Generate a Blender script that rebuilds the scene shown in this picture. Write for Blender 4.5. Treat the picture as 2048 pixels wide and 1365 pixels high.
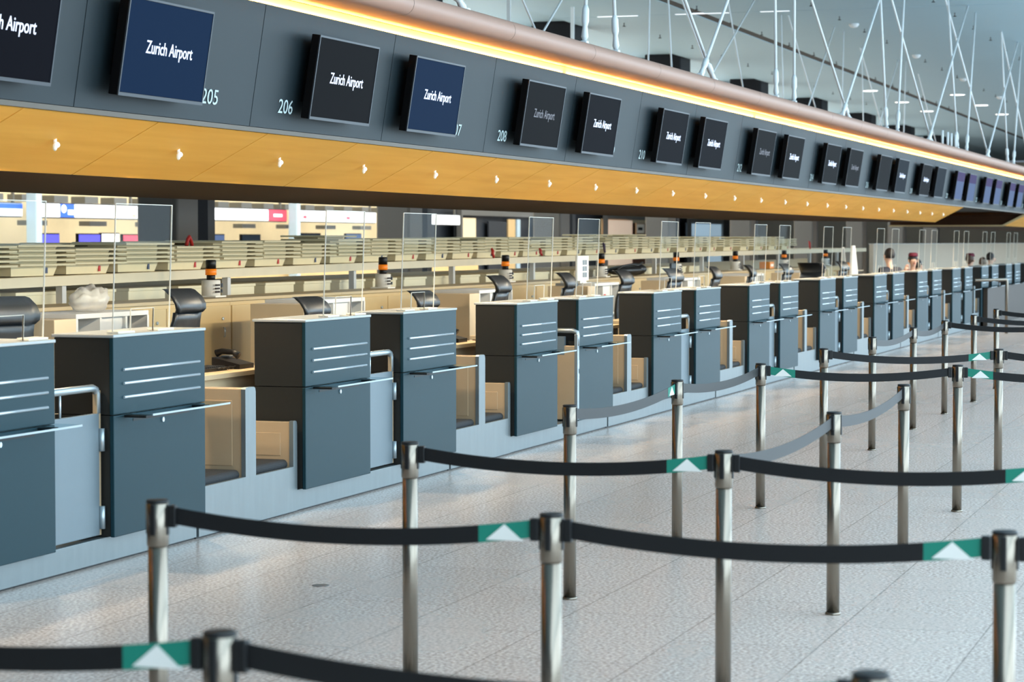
import bpy, bmesh, math, random
from mathutils import Vector, Matrix
random.seed(7)
PI = math.pi
sc = bpy.context.scene
for o in list(bpy.data.objects): bpy.data.objects.remove(o)
COL = sc.collection

# ------------------------------------------------------------------ camera
cam_d = bpy.data.cameras.new('camera'); cam = bpy.data.objects.new('camera', cam_d); COL.objects.link(cam)
YAW, PITCH, CAM_H, FPX = .3222, .0425, 1.70, 4663.1
fw = Vector((math.cos(YAW)*math.cos(PITCH), math.sin(YAW)*math.cos(PITCH), -math.sin(PITCH)))
cam.location = (0, 0, CAM_H)
cam.rotation_euler = fw.to_track_quat('-Z', 'Y').to_euler()
cam_d.sensor_width = 36; cam_d.lens = 36*FPX/2048; cam_d.clip_end = 500
cam_d.dof.use_dof = True; cam_d.dof.focus_distance = 16.0; cam_d.dof.aperture_fstop = 5.0
sc.camera = cam

# ------------------------------------------------------------------ world, view, large lights
w = bpy.data.worlds.new('world'); sc.world = w; w.use_nodes = True
bg = w.node_tree.nodes['Background']; bg.inputs[0].default_value = (.62, .78, .95, 1); bg.inputs[1].default_value = .28
sc.view_settings.view_transform = 'Standard'; sc.view_settings.look = 'None'
sc.view_settings.exposure = 0.0; sc.view_settings.gamma = 1.0; sc.view_settings.use_curve_mapping = False
sc.cycles.transparent_max_bounces = 64
sc.cycles.max_bounces = 8

def area(name, loc, rot, sx, sy, power, color):
    l = bpy.data.lights.new(name, 'AREA'); l.shape = 'RECTANGLE'; l.size = sx; l.size_y = sy
    l.energy = power; l.color = color
    o = bpy.data.objects.new(name, l); COL.objects.link(o); o.location = loc; o.rotation_euler = rot
    return o
# daylight through the glazed hall side (to the right, out of frame), facing +Y
area('daylight_window', (40, -9, 3.2), (PI/2, 0, 0), 120, 5.2, 10000, (.66, .86, 1.0))
# added area light, hidden by the canopy, that brightens the far hall
area('far_hall_fill', (62, 23, 5.6), (0, 0, 0), 70, 8, 8500, (1.0, .92, .78))
# added area light above the hall, out of frame, to brighten the floor
area('hall_fill', (45, -3.5, 5.98), (0, 0, 0), 116, 7, 8000, (.70, .87, 1.0))
area('beam_fill', (62, 16.8, 5.9), (0, 0, 0), 70, 3, 3800, (.76, .89, 1.0))  # added unseen light that brightens the white beams behind the columns

# ------------------------------------------------------------------ helpers
def lin(c):
    return tuple((x/12.92 if x <= .04045 else ((x+.055)/1.055)**2.4) for x in (c[0]/255, c[1]/255, c[2]/255))

MATS = {}
def mat(name, rgb, rough=.5, metal=0.0, spec=.5, var=.06, scale=6.0, bump=0.0, stretch=None, emit=None, estr=0.0, coat=0.0, rvar=0.0):
    m = bpy.data.materials.new(name); m.use_nodes = True; nt = m.node_tree; n = nt.nodes; L = nt.links
    b = n['Principled BSDF']
    tc = n.new('ShaderNodeTexCoord'); mp = n.new('ShaderNodeMapping'); nz = n.new('ShaderNodeTexNoise')
    nz.inputs['Scale'].default_value = scale; nz.inputs['Detail'].default_value = 4
    if stretch: mp.inputs['Scale'].default_value = stretch
    L.new(tc.outputs['Object'], mp.inputs[0]); L.new(mp.outputs[0], nz.inputs['Vector'])
    c = lin(rgb)
    mx = n.new('ShaderNodeMix'); mx.data_type = 'RGBA'
    mx.inputs[6].default_value = (*[max(0, x*(1-var)) for x in c], 1); mx.inputs[7].default_value = (*[min(1, x*(1+var)) for x in c], 1)
    L.new(nz.outputs['Fac'], mx.inputs[0]); L.new(mx.outputs[2], b.inputs['Base Color'])
    b.inputs['Roughness'].default_value = rough; b.inputs['Metallic'].default_value = metal
    b.inputs['Specular IOR Level'].default_value = spec
    if coat: b.inputs['Coat Weight'].default_value = coat
    if bump:
        bp = n.new('ShaderNodeBump'); bp.inputs['Strength'].default_value = bump; bp.inputs['Distance'].default_value = .01
        L.new(nz.outputs['Fac'], bp.inputs['Height']); L.new(bp.outputs[0], b.inputs['Normal'])
    if emit:
        b.inputs['Emission Color'].default_value = (*lin(emit), 1); b.inputs['Emission Strength'].default_value = estr
    MATS[name] = m
    return m

def glass_mat(name, tint=(.97, .99, 1.0), gl=.10, rough=.02):
    m = bpy.data.materials.new(name); m.use_nodes = True; nt = m.node_tree; n = nt.nodes; L = nt.links
    for x in list(n): n.remove(x)
    out = n.new('ShaderNodeOutputMaterial'); mix = n.new('ShaderNodeMixShader')
    tr = n.new('ShaderNodeBsdfTransparent'); tr.inputs[0].default_value = (*tint, 1)
    g = n.new('ShaderNodeBsdfGlossy'); g.inputs['Roughness'].default_value = rough
    fr = n.new('ShaderNodeFresnel'); fr.inputs[0].default_value = 1.35
    mul = n.new('ShaderNodeMath'); mul.operation = 'MULTIPLY_ADD'; mul.inputs[1].default_value = .014; mul.inputs[2].default_value = gl*.03
    L.new(fr.outputs[0], mul.inputs[0]); L.new(mul.outputs[0], mix.inputs[0])
    L.new(tr.outputs[0], mix.inputs[1]); L.new(g.outputs[0], mix.inputs[2]); L.new(mix.outputs[0], out.inputs[0])
    MATS[name] = m
    return m

class MB:
    """collects solids into one mesh"""
    def __init__(s): s.bm = bmesh.new(); s.mats = []
    def mi(s, m):
        if m is None: return 0
        if m not in s.mats: s.mats.append(m)
        return s.mats.index(m)
    def faces(s, vs, fs, m=None):
        i = s.mi(m); V = [s.bm.verts.new(v) for v in vs]; out = []
        for f in fs:
            try:
                F = s.bm.faces.new([V[k] for k in f]); F.material_index = i; out.append(F)
            except ValueError: pass
        return V, out
    def box(s, x0, x1, y0, y1, z0, z1, m=None, bev=0.0, seg=2):
        v = [(x0,y0,z0),(x1,y0,z0),(x1,y1,z0),(x0,y1,z0),(x0,y0,z1),(x1,y0,z1),(x1,y1,z1),(x0,y1,z1)]
        V, F = s.faces(v, [(3,2,1,0),(4,5,6,7),(0,1,5,4),(1,2,6,5),(2,3,7,6),(3,0,4,7)], m)
        if bev:
            es = set(e for f in F for e in f.edges)
            r = bmesh.ops.bevel(s.bm, geom=list(es), offset=bev, segments=seg, profile=.5, affect='EDGES', clamp_overlap=True)
            for f in r['faces']: f.material_index = s.mi(m)
        return s
    def prism(s, poly, axis, a, b, m=None, mside=None):
        """poly = 2D points; axis 'x': (y,z) extruded in x; 'y': (x,z); 'z': (x,y)"""
        def P(p, t): return {'x': (t, p[0], p[1]), 'y': (p[0], t, p[1]), 'z': (p[0], p[1], t)}[axis]
        n = len(poly); vs = [P(p, a) for p in poly]+[P(p, b) for p in poly]
        V = [s.bm.verts.new(v) for v in vs]
        i = s.mi(m); j = s.mi(mside) if mside else i
        caps = []
        for q in (V[:n][::-1], V[n:]):
            F = s.bm.faces.new(q); F.material_index = i; caps.append(F)
        for k in range(n):
            F = s.bm.faces.new([V[k], V[(k+1) % n], V[n+(k+1) % n], V[n+k]]); F.material_index = j
        return s
    def strip(s, prof, x0, x1, m=None, xs=None):
        """open profile (y,z) swept along x (single sided sheet)"""
        X = xs or [x0, x1]; i = s.mi(m)
        R = [[s.bm.verts.new((x, p[0], p[1])) for p in prof] for x in X]
        for a in range(len(X)-1):
            for k in range(len(prof)-1):
                F = s.bm.faces.new([R[a][k], R[a+1][k], R[a+1][k+1], R[a][k+1]]); F.material_index = i; F.smooth = True
        return s
    def tube(s, pts, r, m=None, n=12, cap=True, smooth=True):
        pts = [Vector(p) for p in pts]; i = s.mi(m); rings = []
        rr = r if isinstance(r, (list, tuple)) else [r]*len(pts)
        prev = None
        for k, p in enumerate(pts):
            d = (pts[min(k+1, len(pts)-1)]-pts[max(k-1, 0)]).normalized()
            if prev is None:
                u = d.orthogonal().normalized()
                if abs(d.z) > .99: u = Vector((1, 0, 0))
            else: u = (prev-d*prev.dot(d)).normalized()
            prev = u; v = d.cross(u)
            rings.append([s.bm.verts.new(p+(u*math.cos(t)+v*math.sin(t))*rr[k]) for t in [2*PI*q/n for q in range(n)]])
        for a, b in zip(rings, rings[1:]):
            for q in range(n):
                F = s.bm.faces.new([a[q], a[(q+1) % n], b[(q+1) % n], b[q]]); F.material_index = i; F.smooth = smooth
        if cap:
            for R in (rings[0][::-1], rings[-1]):
                F = s.bm.faces.new(R); F.material_index = i
        return s
    def lathe(s, prof, c=(0, 0, 0), m=None, n=20, smooth=True):
        i = s.mi(m); rings = []
        for (r, z) in prof:
            rings.append([s.bm.verts.new((c[0]+r*math.cos(2*PI*q/n), c[1]+r*math.sin(2*PI*q/n), c[2]+z)) for q in range(n)])
        for a, b in zip(rings, rings[1:]):
            for q in range(n):
                F = s.bm.faces.new([a[q], a[(q+1) % n], b[(q+1) % n], b[q]]); F.material_index = i; F.smooth = smooth
        for R in (rings[0][::-1], rings[-1]):
            F = s.bm.faces.new(R); F.material_index = i
        return s
    def ball(s, c, rx, ry=None, rz=None, m=None, n=14, k=10, zmin=-1.0, zmax=1.0):
        ry = ry or rx; rz = rz or rx; i = s.mi(m); rings = []
        a0, a1 = math.asin(max(-.999, zmin)), math.asin(min(.999, zmax))
        for j in range(k+1):
            a = a0+(a1-a0)*j/k
            rings.append([s.bm.verts.new((c[0]+rx*math.cos(a)*math.cos(2*PI*q/n), c[1]+ry*math.cos(a)*math.sin(2*PI*q/n), c[2]+rz*math.sin(a))) for q in range(n)])
        for a, b in zip(rings, rings[1:]):
            for q in range(n):
                F = s.bm.faces.new([a[q], a[(q+1) % n], b[(q+1) % n], b[q]]); F.material_index = i; F.smooth = True
        for R in (rings[0][::-1], rings[-1]):
            F = s.bm.faces.new(R); F.material_index = i
        return s
    def build(s, name, m=None, parent=None, loc=(0, 0, 0), rot=(0, 0, 0)):
        bmesh.ops.recalc_face_normals(s.bm, faces=s.bm.faces)
        me = bpy.data.meshes.new(name); s.bm.to_mesh(me); s.bm.free()
        ms = list(s.mats) if s.mats else [m]
        for k in ms: me.materials.append(k if k else m)
        o = bpy.data.objects.new(name, me); COL.objects.link(o); o.location = loc; o.rotation_euler = rot
        if parent: o.parent = parent
        return o

def tag(o, label, cat, group=None, kind=None):
    o['label'] = label; o['category'] = cat
    if group: o['group'] = group
    if kind: o['kind'] = kind
    return o
def thing(name, label, cat, loc=(0, 0, 0), rotz=0, group=None, rot=None):
    o = bpy.data.objects.new(name, None); COL.objects.link(o); o.empty_display_size = .1
    o.location = loc; o.rotation_euler = rot or (0, 0, rotz)
    return tag(o, label, cat, group)
def dup(root, loc, label, rot=None):
    r = root.copy(); COL.objects.link(r); r.location = loc; r['label'] = label
    if rot is not None: r.rotation_euler = rot
    for ch in list(root.children):
        c = ch.copy(); COL.objects.link(c); c.parent = r
        for g in list(ch.children):
            d = g.copy(); COL.objects.link(d); d.parent = c
    return r
def structure(o):
    o['kind'] = 'structure'; return o
def text_mesh(body, wdt, hgt, depth=.001, bold=.0):
    cu = bpy.data.curves.new('text', 'FONT'); cu.body = body; cu.size = 1; cu.extrude = .002; cu.offset = bold
    cu.align_x = 'CENTER'; cu.align_y = 'CENTER'; cu.resolution_u = 3
    o = bpy.data.objects.new('text', cu); COL.objects.link(o)
    dg = bpy.context.evaluated_depsgraph_get(); me = bpy.data.meshes.new_from_object(o.evaluated_get(dg))
    bpy.data.objects.remove(o)
    xs = [v.co.x for v in me.vertices]; ys = [v.co.y for v in me.vertices]
    x0, x1, y0, y1 = min(xs), max(xs), min(ys), max(ys)
    for v in me.vertices:   # standing text that faces -Y
        v.co = Vector(((v.co.x-(x0+x1)/2)/(x1-x0)*wdt, -v.co.z*depth/.002, (v.co.y-(y0+y1)/2)/(y1-y0)*hgt))
    return me
def mesh_obj(name, me, m, parent=None, loc=(0, 0, 0)):
    if not me.materials: me.materials.append(m)
    o = bpy.data.objects.new(name, me); COL.objects.link(o); o.location = loc
    if parent: o.parent = parent
    return o

ORD = ['first','second','third','fourth','fifth','sixth','seventh','eighth','ninth','tenth','eleventh','twelfth','thirteenth','fourteenth','fifteenth','sixteenth','seventeenth','eighteenth','nineteenth','twentieth']
for t in ('twenty', 'thirty', 'forty', 'fifty'):
    if t != 'twenty': ORD.append({'thirty':'thirtieth','forty':'fortieth','fifty':'fiftieth'}[t])
    ORD += [t+'-'+x for x in ORD[:9]]

# ------------------------------------------------------------------ materials
mat('counter_front', (20, 52, 60), .46, .3, .28, .04, 30)
mat('counter_side', (38, 37, 34), .5, .2, .4, .05, 30)
mat('alu_top', (172, 174, 172), .32, .3, .5, .03)
mat('bright_alu', (215, 225, 230), .25, .6)
mat('steel', (176, 186, 190), .38, .75, .5, .08, 5, stretch=(1, 1, 12))
mat('plinth_steel', (128, 136, 138), .36, .6, .5, .10, 3, stretch=(6, 1, 1))
mat('champagne', (196, 168, 134), .42, .35, .5, .06, 8)
mat('gate_panel', (116, 128, 134), .45, .35, .5, .04)
mat('post_steel', (138, 128, 116), .26, 1.0, .5, .05, 4, stretch=(8, 8, .3))
mat('black', (14, 14, 15), .45, 0, .4)
mat('black_gloss', (10, 10, 12), .18, 0, .5)
mat('rubber', (52, 53, 55), .75, 0, .3, .25, 160, bump=.5)
mat('belt_web', (4, 4, 6), .5, 0, .42, .2, 120, stretch=(1, 1, 6))
mat('green', (0, 118, 98), .6)
mat('white_print', (225, 222, 215), .6)
mat('fascia', (25, 37, 42), .55, .1, .4, .05, 3)
mat('joint_dark', (18, 22, 24), .7)
mat('bullnose', (176, 138, 120), .5, .0, .4, .03)
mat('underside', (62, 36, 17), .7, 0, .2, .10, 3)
mat('slot_glow', (255, 205, 110), .6, emit=(255, 196, 96), estr=1.05)
mat('ceiling_panel', (166, 198, 212), .6, 0, .4, .02, .7)
mat('ceiling_dark', (60, 62, 62), .8)
mat('white_paint', (232, 238, 240), .45, 0, .4)
mat('column', (86, 84, 80), .4, .2, .5, .06, 2)
mat('dark_head', (20, 23, 28), .6, 0, .2)
mat('dark_navy', (30, 38, 48), .5)
mat('pale_blue', (170, 195, 212), .5)
mat('screen_body', (5, 5, 6), .6, 0, .1)
mat('bezel', (52, 56, 62), .4, .3)
mat('cabinet', (206, 178, 126), .55, 0, .4, .04)
mat('cabinet_top', (198, 172, 126), .5)
mat('desk_white', (212, 208, 200), .5)
mat('desk_beige', (214, 188, 150), .5)
mat('tub', (240, 226, 186), .5, 0, .45, .05, 9)
mat('rail', (226, 208, 172), .5, .1)
mat('leather', (34, 38, 42), .38, 0, .5, .2, 9, bump=.25)
mat('red', (196, 44, 36), .5); mat('blue_tag', (60, 72, 104), .5); mat('purple', (70, 54, 82), .6)
mat('orange', (240, 130, 30), .4, emit=(255, 130, 20), estr=.25)
mat('orange_box', (232, 146, 60), .5)
mat('paper', (242, 235, 222), .6)
mat('partition', (206, 190, 168), .6)
mat('brown_wall', (58, 43, 31), .55, 0, .4, .05)
mat('cream_wall', (232, 214, 176), .7)
mat('skin', (226, 178, 150), .5); mat('hair', (34, 26, 24), .6); mat('hair_brown', (86, 58, 40), .6)
mat('burgundy', (104, 22, 42), .7); mat('navy_cloth', (24, 30, 46), .7); mat('scarf', (150, 110, 140), .7, var=.4, scale=40)
mat('edge_metal', (92, 82, 70), .5, .3, .5, .25, 1.2)
mat('grey_metal', (120, 122, 122), .4, .5)
glass_mat('glass'); glass_mat('shelf_glass', (.86, .93, .95), .25, .05)
mat('pane_edge', (226, 214, 194), .3)  # pale tone puts light piped to the acrylic edges into colour; feet share it
for nm, c, s in (('scr_dark', (16, 18, 30), .9), ('scr_navy', (20, 48, 84), 1.1), ('scr_grey', (30, 33, 38), .8), ('scr_light', (108, 132, 178), 1.0), ('scr_purple', (92, 84, 140), .9), ('scr_slate', (44, 58, 72), .8)):
    mat(nm, (3, 3, 4), .6, 0, .02, emit=c, estr=s*.8)
mat('text_white', (200, 205, 220), .5, emit=(215, 225, 255), estr=.95)
mat('text_dim', (60, 60, 66), .5, emit=(96, 98, 108), estr=.9)
mat('number_white', (192, 208, 208), .6)
mat('sign_white', (230, 235, 240), .5, emit=(240, 248, 255), estr=1.15)
mat('sign_blue', (30, 80, 190), .5, emit=(20, 80, 200), estr=1.0)
mat('sign_red', (200, 60, 80), .5, emit=(205, 60, 84), estr=1.0)
mat('monitor_blue', (50, 50, 180), .5, emit=(72, 70, 190), estr=1.0)
mat('lamp_white', (255, 255, 255), .5, emit=(255, 250, 240), estr=4.0)
mat('fixture_white', (240, 236, 226), .4, emit=(255, 240, 210), estr=.25)
M = MATS

def wood_mat():
    m = bpy.data.materials.new('soffit_wood'); m.use_nodes = True; nt = m.node_tree; n = nt.nodes; L = nt.links; b = n['Principled BSDF']
    tc = n.new('ShaderNodeTexCoord'); mp = n.new('ShaderNodeMapping'); mp.inputs['Scale'].default_value = (.35, 5, 5)
    nz = n.new('ShaderNodeTexNoise'); nz.inputs['Scale'].default_value = 2.2; nz.inputs['Detail'].default_value = 6
    cr = n.new('ShaderNodeValToRGB'); cr.color_ramp.elements[0].position = .3; cr.color_ramp.elements[1].position = .75
    cr.color_ramp.elements[0].color = (*lin((238, 168, 66)), 1); cr.color_ramp.elements[1].color = (*lin((250, 186, 84)), 1)
    L.new(tc.outputs['Object'], mp.inputs[0]); L.new(mp.outputs[0], nz.inputs['Vector']); L.new(nz.outputs['Fac'], cr.inputs[0])
    L.new(cr.outputs[0], b.inputs['Base Color']); b.inputs['Roughness'].default_value = .55; b.inputs['Specular IOR Level'].default_value = .3
    wv = n.new('ShaderNodeTexWave'); wv.inputs['Scale'].default_value = 14; wv.bands_direction = 'Z'
    bp = n.new('ShaderNodeBump'); bp.inputs['Strength'].default_value = .08; L.new(tc.outputs['Object'], wv.inputs['Vector']); L.new(wv.outputs['Fac'], bp.inputs['Height']); L.new(bp.outputs[0], b.inputs['Normal'])
    MATS['soffit_wood'] = m
wood_mat()
def floor_mat():
    m = bpy.data.materials.new('granite_floor'); m.use_nodes = True; nt = m.node_tree; n = nt.nodes; L = nt.links; b = n['Principled BSDF']
    tc = n.new('ShaderNodeTexCoord')
    n1 = n.new('ShaderNodeTexNoise'); n1.inputs['Scale'].default_value = 60; n1.inputs['Detail'].default_value = 6
    n2 = n.new('ShaderNodeTexNoise'); n2.inputs['Scale'].default_value = .9; n2.inputs['Detail'].default_value = 3
    br = n.new('ShaderNodeTexBrick'); br.offset = .5; br.inputs['Scale'].default_value = 1.0; br.inputs['Brick Width'].default_value = 1.2; br.inputs['Row Height'].default_value = .62
    br.inputs['Mortar Size'].default_value = .004; br.inputs['Color1'].default_value = (1, 1, 1, 1); br.inputs['Color2'].default_value = (.93, .93, .93, 1); br.inputs['Mortar'].default_value = (.6, .6, .6, 1)
    for x in (n1, n2, br): L.new(tc.outputs['Object'], x.inputs['Vector'])
    cr = n.new('ShaderNodeValToRGB'); cr.color_ramp.elements[0].position = .3; cr.color_ramp.elements[1].position = .7
    cr.color_ramp.elements[0].color = (*lin((152, 138, 129)), 1); cr.color_ramp.elements[1].color = (*lin((238, 222, 212)), 1)
    L.new(n1.outputs['Fac'], cr.inputs[0])
    mx = n.new('ShaderNodeMix'); mx.data_type = 'RGBA'; mx.blend_type = 'MULTIPLY'; mx.inputs[0].default_value = 1
    L.new(cr.outputs[0], mx.inputs[6]); L.new(br.outputs['Color'], mx.inputs[7])
    L.new(mx.outputs[2], b.inputs['Base Color'])
    mr = n.new('ShaderNodeMapRange'); mr.inputs[3].default_value = .25; mr.inputs[4].default_value = .29
    L.new(n2.outputs['Fac'], mr.inputs[0]); L.new(mr.outputs[0], b.inputs['Roughness']); b.inputs['Specular IOR Level'].default_value = .55
    MATS['granite_floor'] = m
floor_mat()

# ------------------------------------------------------------------ measured layout
PAIR0, PITCHX, RGT, CW = 6.7166, 4.2203, 2.5183, 1.0893     # counter pairs
YF, ZT = 5.871, 1.213                                        # counter front, counter top
def XL(k): return PAIR0+PITCHX*k
def XR(k): return XL(k)+RGT
NPAIR = 11
CEIL = 6.04

# ------------------------------------------------------------------ setting
structure(MB().box(-14, 130, -10, 30.5, -.2, 0).build('floor', M['granite_floor']))
structure(MB().box(2, 46.6, 6.26, 11.2, .002, .14).build('floor_platform', M['brown_wall']))
cb = MB()
joints = [-14, 10.0, 43.4, 76.8, 130]
for a, b in zip(joints, joints[1:]):
    cb.box(a+.02, b-.02, -10, 10.62, CEIL, CEIL+.25); cb.box(a+.02, b-.02, 10.86, 13.6, CEIL, CEIL+.25)
structure(cb.build('ceiling', M['ceiling_panel']))
structure(MB().box(-14, 130, 10.60, 10.88, CEIL+.012, CEIL+.2).build('trim_22', M['ceiling_dark']))  # dark box filling the open ceiling slot, standing for its shade
structure(MB().box(-14, 130, -10, 30.5, CEIL+.3, CEIL+.4).build('ceiling_void', M['ceiling_dark']))
structure(MB().box(-14, 130, 13.62, 30.5, CEIL+.10, CEIL+.25).build('ceiling_far', M['ceiling_panel']))
structure(MB().box(20, 78, 30, 30.3, 0, CEIL).build('wall_back', M['cream_wall']))
structure(MB().box(78, 130, 30, 30.3, 0, CEIL).build('wall_back_dark', M['dark_navy']))
structure(MB().box(129.5, 130, -10, 30, 0, CEIL).build('wall_end', M['partition']))
# white transverse beams behind each column
for i in range(9):
    x = 28.0+8.66*i
    structure(MB().box(x+.6, x+1.2, 14.6, 28, 4.3, CEIL+.05, bev=.05).build('trim_%d' % (i+1), M['white_paint']))

# ------------------------------------------------------------------ columns
colx = [27.98, 36.56, 45.1, 53.78, 62.6, 71.3, 80.2, 89.0, 98]
c0 = thing('column', 'x', 'column', (0, 0, 0), 0, 'dark square columns behind the island')
MB().box(-.05, .60, 14.0, 14.6, 0, 3.6, bev=.04, seg=3).build('shaft', M['column'], c0)
MB().box(-.12, .86, 13.72, 14.6, 3.6, CEIL+.11, bev=.04, seg=3).build('black_head', M['dark_head'], c0)
MB().box(1.08, 1.30, 14.1, 14.28, 0, CEIL+.11).build('side_pilaster', M['dark_navy'], c0)
for i, x in enumerate(colx):
    lb = '%s dark square column from the left behind the canopy' % ORD[i]
    if i == 0: c0.location.x = x; c0['label'] = lb
    else: dup(c0, (x, 0, 0), lb)

# ------------------------------------------------------------------ canopy
T = math.atan2(.115, .734)   # forward lean of the fascia
def canopy(name, label, x0, x1, wood0, wood1):
    t = thing(name, label, 'canopy', (0, 0, 0))
    f = MB()
    seams = [x for x in [10.79+2.155*k for k in range(-2, 60)] if x0 < x < x1]
    e = [x0]+seams+[x1]
    for a, b in zip(e, e[1:]):
        f.prism([(6.0, 2.402), (5.885, 3.136), (5.935, 3.136), (6.05, 2.402)], 'x', a+.004, b-.004)
    f.build('fascia_panel', M['fascia'], t)
    MB().prism([(6.02, 2.402), (5.91, 3.10), (6.15, 3.10), (6.15, 2.402)], 'x', x0, x1).build('fascia_backing', M['joint_dark'], t)
    MB().box(x0, x1, 6.0, 6.03, 2.372, 2.399).build('edge_strip', M['edge_metal'], t)
    # wood soffit in panels
    s = MB(); e = [wood0]
    while e[-1] < wood1: e.append(min(wood1, 8.86+1.47*math.ceil((e[-1]-8.86+.05)/1.47)))
    for a, b in zip(e, e[1:]):
        s.prism([(6.03, 2.368), (6.575, 2.082), (6.59, 2.11), (6.045, 2.40)], 'x', a+.006, b-.006)
    s.build('soffit_panel', M['soffit_wood'], t)
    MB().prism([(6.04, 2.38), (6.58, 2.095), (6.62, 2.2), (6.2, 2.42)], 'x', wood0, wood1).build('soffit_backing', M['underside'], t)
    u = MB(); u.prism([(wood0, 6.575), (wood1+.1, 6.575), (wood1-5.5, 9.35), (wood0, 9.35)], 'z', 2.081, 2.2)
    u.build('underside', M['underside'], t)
    # rounded upper edge
    cy, cz, r = 5.615, 3.285, .078
    prof = [(6.0, 3.212), (5.80, 3.209), (5.66, cz-r-.002)]
    prof += [(cy-r*math.sin(a), cz-r*math.cos(a)) for a in [PI*q/12 for q in range(0, 13)]]
    prof += [(5.8, cz+r+.02), (6.4, 3.45), (9.4, 3.5), (9.4, 2.3)]
    b = MB(); s2 = [x for x in [16.15-2.0*4+2.13*k for k in range(0, 60)] if x0 < x < x1]; e = [x0]+s2+[x1]
    for a, c in zip(e, e[1:]): b.strip(prof, a+.003, c-.003)
    b.build('rounded_edge', M['bullnose'], t)
    MB().strip([(6.02, 3.216), (5.84, 3.214), (5.66, 3.212), (5.63, 3.22), (5.56, 3.28), (5.62, 3.35), (5.8, 3.37), (6.4, 3.43)], x0, x1).build('edge_core', M['joint_dark'], t)
    g = MB(); g.box(x0, x1, 5.952, 5.968, 3.10, 3.207); g.build('light_strip', M['slot_glow'], t)
    return t
can = canopy('canopy', 'long dark canopy with orange wood soffit over the check-in counters', 3.0, 128.0, 3.0, 45.7)
# second wooden soffit section further along
s = MB()
for k in range(20):
    a = 57.3+1.47*k; s.prism([(6.03, 2.368), (6.575, 2.082), (6.59, 2.11), (6.045, 2.40)], 'x', a+.006, a+1.464)
s.build('far_soffit_panel', M['soffit_wood'], can)
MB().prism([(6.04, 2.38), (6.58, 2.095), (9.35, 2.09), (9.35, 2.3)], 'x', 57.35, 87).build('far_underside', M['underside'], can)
MB().box(45.7, 57.3, 6.06, 9.35, 2.42, 2.5).build('gap_ceiling', M['counter_side'], can)
MB().prism([(6.03, 2.36), (6.6, 2.075), (9.35, 2.075), (9.35, 2.11), (6.62, 2.11), (6.06, 2.40)], 'x', 57.2, 57.3).build('gap_trim', M['cabinet_top'], can)

# LED cove lamp hidden in the slot above the fascia
for i in range(10):
    area('cove_lamp', (8+i*7.5, 5.945, 3.143), (PI-.6, 0, 0), 7.4, .02, 75, (1.0, .60, .17))

# numbers on the fascia
def fascia_y(z): return 6.0-(z-2.402)*math.tan(T)-.004
for k in range(0, NPAIR+2):
    for side in (0, 1):
        num = 203+2*k+side
        x = XL(k)+1.41 if side == 0 else XR(k)-.03
        me = text_mesh(str(num), .215, .088, .001)
        o = mesh_obj('counter_number', me, M['number_white'], can, (x, fascia_y(2.545), 2.545)); o.rotation_euler.x = T
        o['label'] = 'white number %d' % num

# ------------------------------------------------------------------ screens on the fascia
txt = text_mesh('Zurich Airport', .55, .092, .001, .004)
def make_screen(label, loc, panel, text):
    t = thing('display_screen', label, 'screen', loc, 0, 'screens along the canopy fascia', rot=(T, 0, 0))
    W, Hh = 1.0, .53
    MB().box(0, W, -.02, .035, 0, Hh, bev=.004).build('casing', M['screen_body'], t)
    fr = MB(); fr.box(0, W, -.026, -.019, 0, .018).box(0, W, -.026, -.019, Hh-.012, Hh).box(0, .01, -.026, -.019, .018, Hh-.012).box(W-.01, W, -.026, -.019, .018, Hh-.012)
    fr.build('bezel', M['bezel'], t)
    MB().box(.012, W-.012, -.023, -.018, .02, Hh-.014).build('display_panel', M[panel], t)
    if panel == 'scr_light':
        MB().box(.012, W-.012, -.0245, -.0225, Hh*.66, Hh-.014).build('display_header', M['scr_purple'], t)
    if text:
        mesh_obj('lettering', txt.copy(), M[text], t, (W*.52, -.0245, Hh*.5))
    MB().box(.12, W-.12, .03, .118, .1, Hh-.1).build('wall_bracket', M['screen_body'], t)
    return t
styles = {204: ('scr_dark', 'text_white'), 205: ('scr_navy', 'text_white'), 206: ('scr_grey', 'text_white'), 207: ('scr_navy', 'text_white'),
          208: ('scr_grey', 'text_dim'), 209: ('scr_dark', 'text_white'), 210: ('scr_dark', 'text_white'), 211: ('scr_dark', 'text_white'),
          212: ('scr_grey', 'text_dim'), 213: ('scr_grey', 'text_white'), 214: ('scr_grey', 'text_white'), 215: ('scr_grey', 'text_dim'),
          216: ('scr_grey', None), 217: ('scr_slate', 'text_white'), 218: ('scr_grey', 'text_white'), 219: ('scr_slate', None)}
words = {'scr_dark': 'near-black', 'scr_navy': 'navy blue', 'scr_grey': 'charcoal', 'scr_light': 'pale blue', 'scr_slate': 'slate grey'}
for k in range(0, NPAIR+2):
    for side in (0, 1):
        num = 203+2*k+side
        if num < 204: continue
        p, tx = styles.get(num, ('scr_light', None))
        x = (XL(k) if side == 0 else XR(k))+.075
        lb = '%s fascia screen%s at counter number %d' % (words[p], ' reading Zurich Airport' if tx else '', num)
        make_screen(lb, (x, 5.885, 2.476), p, tx)

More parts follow.
